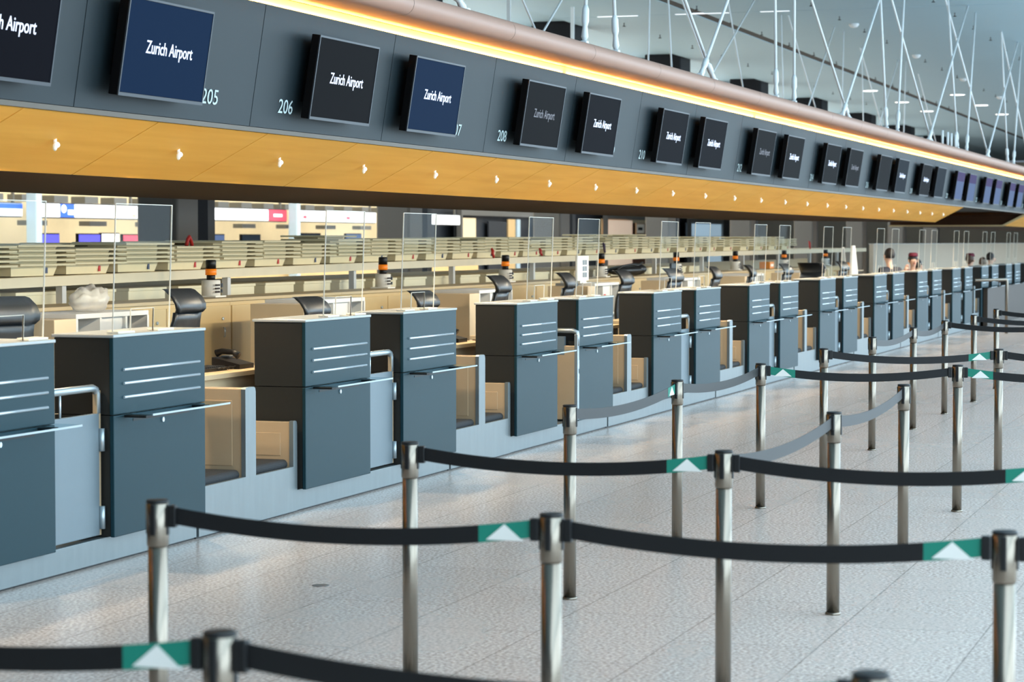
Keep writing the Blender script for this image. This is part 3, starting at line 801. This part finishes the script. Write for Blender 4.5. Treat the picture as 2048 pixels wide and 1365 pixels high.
# straps hanging from tubs
def strap(label, m_, x, y, z0, z1, wob):
    pts = [(0, 0, 0), (wob*.4, -.012, -.3*(z0-z1)), (-wob*.3, -.02, -.6*(z0-z1)), (wob, -.02, -(z0-z1))]
    o = MB().tube(pts, [.012, .022, .020, .016], None, 8).build('tub_strap', M[m_], None, (x, y, z0))
    tag(o, label, 'strap', 'coloured straps on the tubs')
strap('red strap hanging over the tubs behind the counter at number 208', 'red', 28.2, 9.69, 1.62, 1.50, .03)
strap('red strap looped over the tubs behind the counter at number 209', 'red', 30.2, 9.69, 1.61, 1.52, .05)
strap('dark purple strap hanging down the tubs behind the counter at number 210', 'purple', 33.3, 9.69, 1.69, 1.545, .02)
strap('long red strap hanging down the tubs behind the counter at number 213', 'red', 48.9, 9.69, 1.72, 1.56, .04)
o = MB().tube([(-.06, 0, 0), (-.03, 0, .06), (.0, 0, .085), (.03, 0, .06), (.06, 0, 0)], .018, None, 8).build('luggage_loop', M['red'], None, (20.1, 9.95, 1.665))
tag(o, 'red luggage loop standing on top of the tub stacks at left', 'strap')

# assorted items on cabinets and desks
t = thing('document_board', 'tall cream board with grey squares behind the counter at number 209', 'board', (26.75, 8.1, 1.232), 0)
MB().box(0, .46, 0, .03, 0, .30, bev=.004).build('board', M['paper'], t)
q = MB()
for r in range(3):
    for c in range(2): q.box(.2+.1*c, .28+.1*c, -.003, .001, .04+.075*r, .10+.075*r)
q.build('grey_squares', M['grey_metal'], t)
MB().box(.1, .36, .0, .25, -.03, 0).build('foot', M['desk_white'], t)
t = thing('cable_heap', 'black heap of bags and cables on the cabinets behind number 210', 'bag', (32.85, 9.22, 1.225), 0)
q = MB(); q.ball((0, 0, .06), .85, .16, .075, None, 18, 8); q.ball((.55, 0, .07), .34, .15, .09, None, 14, 8); q.build('bag', M['black'], t)
q = MB(); q.tube([(-.8, -.1, .08), (-.5, -.1, .13), (-.1, -.12, .15), (.3, -.1, .13), (.6, -.1, .17)], .015, None, 6); q.build('strap', M['black'], t)
t = thing('card_reader', 'small black device on a bent arm behind the counter at number 211', 'device', (35.2, 9.1, 1.202), 0)
MB().box(-.2, .16, -.02, .02, .07, .17, bev=.01).build('head', M['black'], t)
MB().tube([(.12, 0, .06), (.3, 0, .03), (.55, 0, .02)], .014, None, 6).build('arm', M['black'], t)
t = thing('orange_carton', 'small orange carton on the back cabinets behind the counter at number 213', 'carton', (42.5, 9.15, 1.202), 0)
MB().box(0, .36, 0, .2, 0, .13, bev=.006).build('carton', M['orange_box'], t); MB().box(.06, .3, -.003, 0, .04, .09).build('printed_panel', M['paper'], t)
t = thing('orange_pouch', 'orange pouch lying behind the counter at number 216', 'pouch', (45.3, 8.2, 1.15), 0)
MB().ball((0, 0, .07), .36, .15, .08, None, 16, 8).build('pouch', M['orange_box'], t); MB().ball((.36, 0, .06), .14, .1, .07, None, 12, 6).build('roll', M['paper'], t)
MB().box(-.5, .6, -.2, .2, -.02, 0).build('tray', M['desk_beige'], t)
MB().box(-.4, -.34, -.15, .15, -1.0, -.02).build('tray_leg', M['desk_beige'], t)
t = thing('folding_sign', 'white folding floor sign leaning behind the counter at number 215', 'sign', (43.3, 7.8, 0), 0)
MB().prism([(0, ZP), (.25, 1.63), (.52, 1.63), (1.45, ZP)], 'y', 0, .03).build('front_board', M['paper'], t)
MB().prism([(.1, ZP), (.3, 1.6), (.5, 1.6), (1.3, ZP)], 'y', .2, .22).build('rear_board', M['paper'], t)
# clear plastic bag on the left
t = thing('plastic_bag', 'crumpled translucent white plastic bag on the pigeonhole desk at left', 'bag', (14.95, 8.2, 1.202), 0)
mat('plastic', (226, 220, 210), .3); MATS['plastic'].node_tree.nodes['Principled BSDF'].inputs['Alpha'].default_value = .5
q = MB(); q.ball((0, 0, .075), .19, .12, .10, None, 28, 16, -.75, .999)
for v in q.bm.verts:
    f_ = 1+.10*math.sin(v.co.x*43+v.co.z*25)*math.sin(v.co.y*51+v.co.z*37)+.07*math.sin(v.co.x*71-v.co.z*60)
    v.co.x *= f_; v.co.y *= f_; v.co.z = max(.0, v.co.z*f_+.16*max(0, v.co.x-.02)*(v.co.z > .06))
q.build('bag_body', M['plastic'], t)

# grey partition beyond the tubs
t = thing('partition_wall', 'plain pale grey partition beyond the tub stacks at the far end', 'partition', (0, 0, 0))
MB().box(57, 100, 9.7, 9.8, 0, 1.64).build('partition_panel', M['partition'], t)
MB().box(57, 100, 9.68, 9.82, 1.64, 1.66).build('partition_cap', M['desk_white'], t)

# ------------------------------------------------------------------ far hall, seen under the canopy
def lightbox(label, x0, x1, z0, z1, segs):
    t = thing('sign_lightbox', label, 'sign', (x0, 28, z0), 0, 'backlit signs in the far hall')
    MB().box(0, x1-x0, .02, .25, -.03, z1-z0+.03, bev=.01).build('housing', M['dark_navy'], t)
    for (a, b, m_) in segs:
        MB().box(a*(x1-x0)+.01, b*(x1-x0)-.01, .0, .02, 0, z1-z0).build('light_panel', M[m_], t)
    for xx in (.15, x1-x0-.25): MB().box(xx, xx+.06, .1, .16, z1-z0+.03, CEIL-z0+.05).build('hanger', M['grey_metal'], t)
    return t
t = lightbox('backlit white sign with a blue top band at the far left', 44.5, 47.92, 2.30, 2.59, [(0, 1, 'sign_white')])
MB().box(0.02, 3.4, -.01, .0, .17, .285).build('blue_band', M['sign_blue'], t)
t = lightbox('long backlit white sign with a blue panel at the left', 48.72, 53.71, 2.295, 2.61, [(0, .19, 'sign_white'), (.19, .33, 'sign_blue'), (.33, .80, 'sign_white'), (.80, 1, 'sign_white')])
q = MB(); q.ball((1.12, -.004, .20), .13, .006, .10, None, 12, 6); q.box(1.32, 1.6, -.008, 0, .06, .18); q.build('white_emblem', M['sign_white'], t)
MB().box(4.62, 4.8, -.008, 0, .05, .09).build('yellow_mark', M['orange_box'], t)
t = lightbox('backlit white sign with a red panel at its right end', 57.94, 63.0, 2.31, 2.63, [(0, .74, 'sign_white'), (.74, 1, 'sign_red')])
MB().box(4.1, 4.7, -.008, 0, .12, .2).build('pale_print', M['sign_white'], t)
t = lightbox('plain backlit white sign with small red marks left of the second column', 63.83, 70.03, 2.32, 2.635, [(0, .33, 'sign_white'), (.33, .7, 'sign_white'), (.7, 1, 'sign_white')])
q = MB(); q.box(.35, .6, -.008, 0, .08, .17).box(3.7, 4.0, -.008, 0, .08, .17); q.build('red_mark', M['sign_red'], t)
lightbox('short backlit white sign right of the second column', 75.0, 78.04, 2.31, 2.63, [(0, 1, 'sign_white')])
t = thing('info_board', 'small blue and white information board in the far shop area', 'sign', (90.4, 28.6, 2.35), 0)
MB().box(0, 1.7, 0, .1, 0, .42).build('board', M['sign_white'], t); MB().box(0, 1.7, -.01, 0, .2, .42).build('blue_band', M['sign_blue'], t)
MB().box(.8, .86, .03, .08, .42, CEIL-2.35+.05).build('hanger', M['grey_metal'], t)
# far counters with monitors below the signs
def monitor(label, x0, x1, z0, z1, m_):
    t = thing('counter_monitor', label, 'monitor', (x0, 28.2, z0), 0, 'monitors at the far counters')
    MB().box(0, x1-x0, 0.01, .08, 0, z1-z0, bev=.01).build('casing', M['screen_body'], t)
    MB().box(.04, x1-x0-.04, 0, .012, .03, z1-z0-.03).build('panel', M[m_], t)
    MB().box((x1-x0)/2-.04, (x1-x0)/2+.04, .03, .07, 1.2-z0, 0).build('stand', M['screen_body'], t)
monitor('violet monitor at the far counter beside the pale blue pillar', 48.75, 50.0, 1.60, 1.91, 'monitor_blue')
monitor('bright blue monitor at the far counter, middle of the left bay', 50.9, 52.05, 1.60, 1.91, 'monitor_blue')
monitor('white monitor right of the bright blue one at the far counter', 52.07, 53.05, 1.60, 1.93, 'sign_white')
monitor('red and white monitor at the far counter beside the first column', 53.2, 54.6, 1.60, 1.90, 'sign_red')
monitor('pale violet monitor at the far counter right of the first column', 57.8, 59.2, 1.62, 1.92, 'scr_light')
monitor('dark monitor at the far counter below the red sign panel', 60.3, 61.6, 1.62, 1.92, 'scr_slate')
monitor('dark monitor at the far counter right of the second pale blue pillar', 64.3, 66.0, 1.65, 1.97, 'scr_slate')
monitor('lilac monitor at the far counter left of the second column', 68.0, 69.3, 1.65, 1.97, 'scr_light')
t = thing('far_counter', 'long cream counter below the backlit signs in the far hall', 'counter', (0, 0, 0))
MB().box(40, 80, 28.0, 28.7, 0, 1.16).build('carcass', M['cabinet'], t); MB().box(40, 80, 27.95, 28.75, 1.16, 1.2).build('top', M['desk_white'], t)
for i, x in enumerate((47.85, 62.8)):
    t = thing('pillar', '%s pale blue pillar in the far hall' % ('left', 'right')[i], 'pillar', (x, 27.6, 0), 0, 'pale blue pillars')
    MB().box(0, .27, 0, .27, 0, CEIL, bev=.02).build('shaft', M['pale_blue'], t)
q = MB()
for i in range(20): q.box(46.5+1.55*i, 47.2+1.55*i, 29.0, 29.4, 2.68, 2.85)
o = q.build('wall_fins', M['grey_metal']); structure(o); o.name = 'trim_20'
q = MB()
for i in range(9): q.box(49.2+3.0*i, 50.1+3.0*i, 28.6, 28.9, 2.10, 2.22)
o = q.build('trim_21', M['grey_metal']); structure(o)
# shopfronts further right
def shop(label, x0, x1, z0, z1, items):
    t = thing('shop_front', label, 'shop', (x0, 29.3, 0), 0)
    fr = MB(); fr.box(-.15, 0, 0, .2, 0, z1).box(x1-x0, x1-x0+.15, 0, .2, 0, z1).box(-.15, x1-x0+.15, 0, .2, z1, z1+.3); fr.build('frame', M['grey_metal'], t)
    for (a, b, c, d, m_, nm) in items:
        MB().box(a*(x1-x0), b*(x1-x0), .1, .16, c, d).build(nm, M[m_], t)
    MB().box(0, x1-x0, .3, .36, 0, z1).build('rear_panel', M['cream_wall'] if 'lit' in label else M['dark_navy'], t)
    return t
mat('shop_warm', (236, 214, 196), .6, emit=(255, 226, 200), estr=.35); mat('shop_brown', (92, 58, 40), .6); mat('shop_blue', (190, 215, 232), .4, emit=(190, 220, 240), estr=.45)
shop('dark shop with pale doorways in the far hall right of the second column', 82.0, 92.8, 1, 2.7, [(.0, .16, 0, 2.6, 'cream_wall', 'doorway'), (.3, .5, 0, 2.5, 'dark_navy', 'panel'), (.52, .60, 0, 2.6, 'cabinet_top', 'doorway'), (.62, .66, 0, 2.6, 'pale_blue', 'pilaster'), (.85, .98, 0, 2.5, 'shop_brown', 'panel')])
shop('lit shop with posters between the third and fourth columns', 101.5, 110.4, 1, 2.75, [(.0, .2, 0, 2.7, 'shop_warm', 'panel'), (.2, .5, 0, 2.7, 'shop_warm', 'panel'), (.5, .95, 0, 2.6, 'shop_brown', 'panel')])
t = thing('poster', 'framed white poster in the lit shop, upper left one', 'poster', (105.9, 29.2, 2.05), 0); MB().box(0, 1.5, 0, .04, 0, .55).build('frame', M['champagne'], t); MB().box(.1, 1.4, -.01, 0, .07, .48).build('sheet', M['paper'], t); MB().box(.3, 1.1, -.014, -.01, .2, .34).build('print', M['joint_dark'], t); MB().box(.6, .7, .04, .11, .2, .3).build('hook', M['grey_metal'], t)
t = thing('poster', 'cream poster board on the brown wall of the lit shop', 'poster', (108.0, 29.2, 1.2), 0); MB().box(0, 2.0, 0, .04, 0, .9).build('sheet', M['shop_warm'], t); MB().box(.3, 1.7, -.005, 0, .5, .6).build('print', M['grey_metal'], t); MB().box(.6, .7, .04, .11, .2, .3).build('hook', M['grey_metal'], t)
shop('pale blue glazed shop between the fourth and fifth columns', 117.0, 124.0, 1, 2.7, [(0, .55, 0, 1.95, 'paper', 'panel'), (0, 1, 2.0, 2.65, 'shop_blue', 'window_pane'), (.6, 1, 0, 1.95, 'shop_blue', 'window_pane')])

# ------------------------------------------------------------------ stanchions and belts
st = thing('queue_post', 'x', 'post', (0, 0, 0), 0, 'steel queue posts')
PH = .928
MB().lathe([(.03, 0), (.03, PH-.085)], (0, 0, 0), None, 20).build('tube', M['post_steel'], st)
hd = MB(); hd.lathe([(.031, PH-.14), (.0335, PH-.135), (.0335, PH-.006), (.031, PH-.004)], (0, 0, 0), None, 20)
hd.build('head_sleeve', M['post_steel'], st)
MB().lathe([(.0345, PH-.010), (.0345, PH-.002), (.03, PH)], (0, 0, 0), None, 20).build('cap', M['black'], st)
for q in range(4):
    a = PI/2*q+PI+.0
    s_ = MB().box(.030, .0365, -.0085, .0085, PH-.105, PH-.012, bev=.003).build('belt_slot', M['black'], st, (0, 0, 0), (0, 0, a))
MB().lathe([(.036, 0), (.036, .008), (.031, .012)], (0, 0, 0), None, 20).build('floor_ring', M['post_steel'], st)
posts = [  # x, y, label
 (4.183, 2.008, 'nearest steel queue post, cut off at the bottom left'), (4.147, .705, 'queue post whose top just shows at the bottom right edge'),
 (6.265, 3.211, 'leftmost steel queue post, in front of the counters at 205'), (6.307, 1.987, 'queue post near the bottom middle, second row from the camera'),
 (6.307, .715, 'large queue post at the right edge, second row from the camera'), (8.40, 3.22, 'queue post left of centre in the third row, against the counters'),
 (8.425, 1.984, 'queue post right of centre in the third row'), (10.556, 3.234, 'queue post of the counter side line, fourth from the left'),
 (10.5, 1.961, 'queue post of the middle line, standing in the fourth row'), (12.666, 3.251, 'queue post of the counter side line, fifth from the left'),
 (12.654, 1.982, 'queue post of the middle line, standing in the fifth row'), (14.56, 3.19, 'queue post of the counter side line, sixth from the left'),
 (14.774, 1.976, 'queue post of the middle line, standing in the sixth row'), (16.762, 3.207, 'queue post of the counter side line, seventh from the left'),
 (17.084, 1.992, 'queue post at the right edge in the seventh row'), (18.922, 3.222, 'queue post of the counter side line, eighth from the left'),
 (21.147, 3.23, 'queue post of the counter side line, ninth from the left'), (23.137, 3.225, 'queue post of the counter side line, tenth from the left'),
 (24.982, 3.177, 'queue post of the counter side line, eleventh from the left'), (27.307, 3.217, 'far queue post of the counter side line, twelfth from the left'),
 (6.307, 4.47, None), (4.2, 3.24, None), (14.9, .73, None), (17.2, .75, None), (8.45, .74, None), (23.2, 1.95, None), (25.1, 1.95, None)]
first = True
for (x, y, lb) in posts[:20]:
    if first: st.location = (x, y, 0); st['label'] = lb; first = False
    else: dup(st, (x, y, 0), lb)
off = {'a': (4.2, 3.24), 'b': (6.307, -.55), 'c': (8.45, .74), 'd': (14.9, .73), 'e': (17.2, .75), 'f': (23.2, 1.95), 'g': (25.1, 1.95), 'h': (27.3, 1.95)}
offl = {'a': 'queue post just beyond the left frame edge', 'b': 'queue post beyond the right frame edge in the second row', 'c': 'queue post beyond the right frame edge in the third row',
        'd': 'queue post beyond the right frame edge in the sixth row', 'e': 'queue post beyond the right frame edge in the seventh row', 'f': 'queue post beyond the right frame edge in the tenth row',
        'g': 'queue post beyond the right frame edge in the eleventh row', 'h': 'queue post beyond the right frame edge in the twelfth row'}
for k_, (x, y) in off.items(): dup(st, (x, y, 0), offl[k_])
def belt(label, p, q, green=None, sag=.05):
    """webbing from post p to post q; green = 0/1 marks the printed end"""
    P, Q = Vector((p[0], p[1], 0)), Vector((q[0], q[1], 0)); d = (Q-P); Ln = d.length; d.normalize(); nrm = Vector((-d.y, d.x, 0))
    t = thing('queue_belt', label, 'belt', (P.x, P.y, 0), math.atan2(d.y, d.x), 'retractable queue belts')
    a, b = .062, Ln-.062; zt, hb, th = PH-.022, .051, .0012
    n = 24; g0 = {None: None, 0: (a, a+.155), 1: (b-.155, b)}[green]
    def zz(s): 
        u = (s-a)/(b-a); return zt-sag*(1-(2*u-1)**2)*.8
    def ribbon(nm, s0, s1, m_, dth=0):
        mb = MB(); R = []
        for i in range(n+1):
            s = s0+(s1-s0)*i/n; z = zz(s)
            R.append([mb.bm.verts.new(v) for v in ((s, -th-dth, z-hb), (s, -th-dth, z), (s, th+dth, z), (s, th+dth, z-hb))])
        for A, B in zip(R, R[1:]):
            for i in range(4): mb.bm.faces.new([A[i], A[(i+1) % 4], B[(i+1) % 4], B[i]])
        mb.bm.faces.new(R[0][::-1]); mb.bm.faces.new(R[-1])
        return mb.build(nm, M[m_], t)
    ribbon('webbing', a, b, 'belt_web')
    if g0:
        ribbon('green_sleeve', g0[0], g0[1], 'green', .0006)
        c = (g0[0]+g0[1])/2; z = zz(c)
        MB().prism([(c-.055, z-hb+.001), (c+.055, z-hb+.001), (c, z-.004)], 'y', -th-.003, th+.003).build('white_triangle', M['white_print'], t)
    for s in (a-.024, b): 
        MB().box(s, s+.024, -.012, .012, zt-hb-.008, zt+.006, bev=.003).build('end_clip', M['black'], t)
    return t
p = [(x, y) for (x, y, l) in posts]
belt('black queue belt at the bottom left with a green and white end', off['a'], p[0], 1)
belt('black queue belt along the bottom edge in front of everything', p[0], p[1], 1)
belt('black queue belt from the leftmost post to the bottom middle post', p[2], p[3], 1)
belt('black queue belt with green end at the right edge, second row', p[3], p[4], 1)
belt('short visible black queue belt right of the right edge post', p[4], off['b'], 1)
belt('black queue belt with green end in the centre, third row', p[5], p[6], 1)
belt('black queue belt running out to the right edge in the third row', p[6], off['c'], 1)
belt('grey-lit queue belt in the counter side line, fourth to fifth post', p[7], p[9], 1)
belt('grey-lit queue belt in the counter side line, fifth to sixth post', p[9], p[11], None)
belt('grey-lit queue belt in the middle line, from the third row', p[6], p[8], None)
belt('grey-lit queue belt in the middle line, fourth to fifth row', p[8], p[10], None)
belt('dark queue belt with green left end across the sixth row', p[11], p[12], 0)
belt('dark queue belt with green left end at the right edge, sixth row', p[12], off['d'], 0)
belt('dark queue belt with green right end across the seventh row', p[13], p[14], 1)
belt('short dark queue belt at the right edge, seventh row', p[14], off['e'], None)
belt('grey-lit queue belt far along the counter side line, eighth to ninth post', p[15], p[16], None)
belt('grey-lit queue belt far along the counter side line, ninth to tenth post', p[16], p[17], None)
belt('distant dark queue belt across the tenth row', p[17], off['f'], None)
belt('distant dark queue belt across the eleventh row', p[18], off['g'], None)
belt('farthest dark queue belt across the twelfth row', p[19], off['h'], None)
# floor cover disc
o = MB().lathe([(.042, 0.0005), (.042, .003)], (10.58, 4.53, 0), None, 20).build('floor_cap', M['grey_metal']); tag(o, 'small round metal cap set in the floor at lower left', 'cap')

# ------------------------------------------------------------------ people
def skinned(name, verts, edges, radii, m_, parent, root=0, sub=2):
    me = bpy.data.meshes.new(name); me.from_pydata([Vector(v) for v in verts], edges, []); me.update()
    o = bpy.data.objects.new(name, me); COL.objects.link(o)
    o.modifiers.new('skin', 'SKIN'); sm = o.modifiers.new('sub', 'SUBSURF'); sm.levels = sub; sm.render_levels = sub
    if not me.skin_vertices: me.skin_vertices.new()
    for i, r in enumerate(radii): me.skin_vertices[0].data[i].radius = (r if isinstance(r, tuple) else (r, r))
    me.skin_vertices[0].data[root].use_root = True
    dg = bpy.context.evaluated_depsgraph_get(); nm = bpy.data.meshes.new_from_object(o.evaluated_get(dg))
    bpy.data.objects.remove(o)
    for f in nm.polygons: f.use_smooth = True
    nm.materials.clear(); nm.materials.append(m_)
    r = bpy.data.objects.new(name, nm); COL.objects.link(r); r.parent = parent
    return r
def person(label, loc, rz, jacket, hair, hat=False, lean=0.0, hand_up=False, scale=1.0, shirt='paper'):
    """seated figure facing -Y in local space; origin under the hips on the floor; seat at .50"""
    t = thing('person', label, 'person', loc, rz, 'staff behind the far counters'); t.scale = (scale,)*3
    hz = .44; L_ = lean
    V = [(0, 0, hz), (0, -.02-L_*.3, hz+.2), (0, -.03-L_*.8, hz+.40), (0, -.03-L_, hz+.565), (0, -.05-L_*1.1, hz+.645), (0, -.065-L_*1.15, hz+.73), (0, -.06-L_*1.15, hz+.80)]
    R = [(.13, .10), (.12, .09), (.12, .085), (.055, .055), (.048, .05), (.078, .096), (.07, .085)]
    Ed = [(i, i+1) for i in range(6)]
    def add(pts, rad, frm):
        base = len(V)
        for i, (q, r) in enumerate(zip(pts, rad)):
            V.append(q); R.append((r, r)); Ed.append((frm if i == 0 else base+i-1, base+i))
    for s_ in (-1, 1):
        add([(s_*.10, -.05, hz-.02), (s_*.12, -.42, hz-.02), (s_*.12, -.44, hz-.36), (s_*.12, -.56, hz-.395)], [.085, .062, .045, .036], 0)
        sy = -.03-L_*.9
        if hand_up and s_ == -1: arm = [(s_*.19, sy, hz+.51), (s_*.30, sy-.12, hz+.24), (s_*.24, sy-.22, hz+.50), (s_*.2, sy-.22, hz+.58)]
        else: arm = [(s_*.19, sy, hz+.51), (s_*.25, sy-.06, hz+.2), (s_*.17, sy-.30, hz+.18), (s_*.15, sy-.38, hz+.18)]
        add(arm, [.06, .046, .034, .03], 2)
    body = skinned('body', V, Ed, R, M['skin'], t)
    # jacket: torso and sleeves, slightly larger
    JV = [V[0], V[1], V[2], (0, -.03-L_, hz+.59)]; JR = [(.175, .135), (.17, .13), (.20, .14), (.085, .08)]; JE = [(0, 1), (1, 2), (2, 3)]
    for k in (11, 19):
        b0 = len(JV); JV += [V[k], V[k+1], V[k+2]]; JR += [(.072, .072), (.057, .057), (.044, .044)]; JE += [(2, b0), (b0, b0+1), (b0+1, b0+2)]
    skinned('jacket', JV, JE, JR, M[jacket], t)
    TV = [V[0], V[7], V[8], V[9], V[15], V[16], V[17]]; TE = [(0, 1), (1, 2), (2, 3), (0, 4), (4, 5), (5, 6)]
    skinned('trousers', TV, TE, [(.165, .13), .098, .074, .056, .098, .074, .056], M[jacket], t)
    hx, hy, hzz = 0, V[5][1], V[5][2]+.03
    h = MB(); h.ball((0, hy+.040, hzz+.028), .091, .098, .112, None, 18, 10, -.6, .999); hh = h.build('hair', M[hair], t)
    if hat: 
        MB().ball((0, hy+.075, hzz-.03), .06, .055, .055, None, 12, 8).build('hair_bun', M[hair], hh)
        q = MB(); q.lathe([(.093, .075), (.094, .105), (.086, .135), (.06, .15)], (0, hy+.01, hzz), None, 18); q.build('cap', M['burgundy'], t)
    fc = MB()
    for s_ in (-1, 1): fc.ball((s_*.032, hy-.088, hzz+.0), .012, .008, .007, M['white_print'], 8, 5); fc.ball((s_*.032, hy-.095, hzz), .006, .004, .006, M['joint_dark'], 8, 5); fc.box(s_*.032-.016, s_*.032+.016, hy-.098, hy-.09, hzz+.018, hzz+.022, M['hair'])
    fc.ball((0, hy-.104, hzz-.025), .013, .018, .02, M['skin'], 8, 6); fc.ball((0, hy-.09, hzz-.062), .022, .01, .008, M['red'], 10, 5)
    for s_ in (-1, 1): fc.ball((s_*.088, hy+.01, hzz-.01), .012, .02, .03, M['skin'], 8, 6)
    fc.build('face_features', None, t)
    # hands with five separate fingers
    for k, s_ in ((14, -1), (22, 1)):
        W = Vector(V[k]); D = (W-Vector(V[k-1])).normalized()
        side = Vector((s_, 0, 0)); side = (side-D*side.dot(D)).normalized()
        hnd = MB(); c = W+D*.02
        hnd.tube([W-D*.03, W+D*.02, W+D*.06], [.026, .034, .03], None, 10)
        for f_, ln in zip((-.027, -.009, .009, .027), (.062, .07, .066, .05)):
            b_ = W+D*.055+side*f_; up = Vector((0, -.25, .1)) if hand_up and s_ == -1 else Vector((0, 0, -.4))
            hnd.tube([b_, b_+D*ln*.5, b_+D*ln*.85+up*ln*.5], [.0085, .008, .006], None, 7)
        th_ = W+D*.015-side*.028
        hnd.tube([th_, th_-side*.025+D*.03, th_-side*.03+D*.055], [.011, .01, .007], None, 7)
        hnd.build('hand', M['skin'], t)
    q = MB(); q.prism([(-.05, hz+.54), (.05, hz+.54), (0, hz+.36)], 'y', -.16-L_*.9, -.12-L_*.9); q.build('shirt_front' if shirt != 'scarf' else 'scarf', M[shirt], t)
    # stool
    return t
def stool(label, x, y):
    t = thing('staff_stool', label, 'stool', (x, y, ZP+.003), 0, 'stools under the seated staff')
    MB().lathe([(.17, .27), (.19, .285), (.19, .295), (.16, .30)], (0, 0, 0), None, 16).build('seat', M['leather'], t)
    MB().tube([(0, 0, .02), (0, 0, .28)], .025, None, 8).build('column', M['black'], t)
    MB().lathe([(.2, 0), (.2, .015), (.03, .03)], (0, 0, 0), None, 16).build('foot', M['black'], t)
ppl = [((43.3, 7.0), 2.4, 'navy_cloth', 'hair', False, 'dark-haired person in a navy jacket seen from behind', False, 1.08),
       ((45.5, 7.0), -1.15, 'burgundy', 'hair', True, 'person in a burgundy cap facing the camera with a raised hand', True, 1.0),
       ((46.75, 7.15), .9, 'burgundy', 'hair', False, 'dark-haired person in burgundy behind the one in the cap', False, 1.02),
       ((53.8, 7.0), 1.2, 'burgundy', 'hair_brown', True, 'person in a burgundy cap sitting alone at the far counters', False, 1.07),
       ((56.5, 7.0), 1.6, 'navy_cloth', 'hair_brown', False, 'brown-haired person bending low over the far counters', False, 1.0),
       ((58.2, 7.1), .8, 'burgundy', 'hair', False, 'farthest person, dark hair and burgundy jacket, at far right', False, 1.08)]
for i, ((x, y), rz, jk, hr_, ht, lb, up, scl) in enumerate(ppl):
    z = ZP+.003 if x < 46.6 else 0.001
    person(lb, (x, y, z), rz, jk, hr_, ht, .06, up, scl, 'scarf' if ht else 'paper')
    stool('low round stool under the %s seated person at the far counters' % ORD[i], x, y)
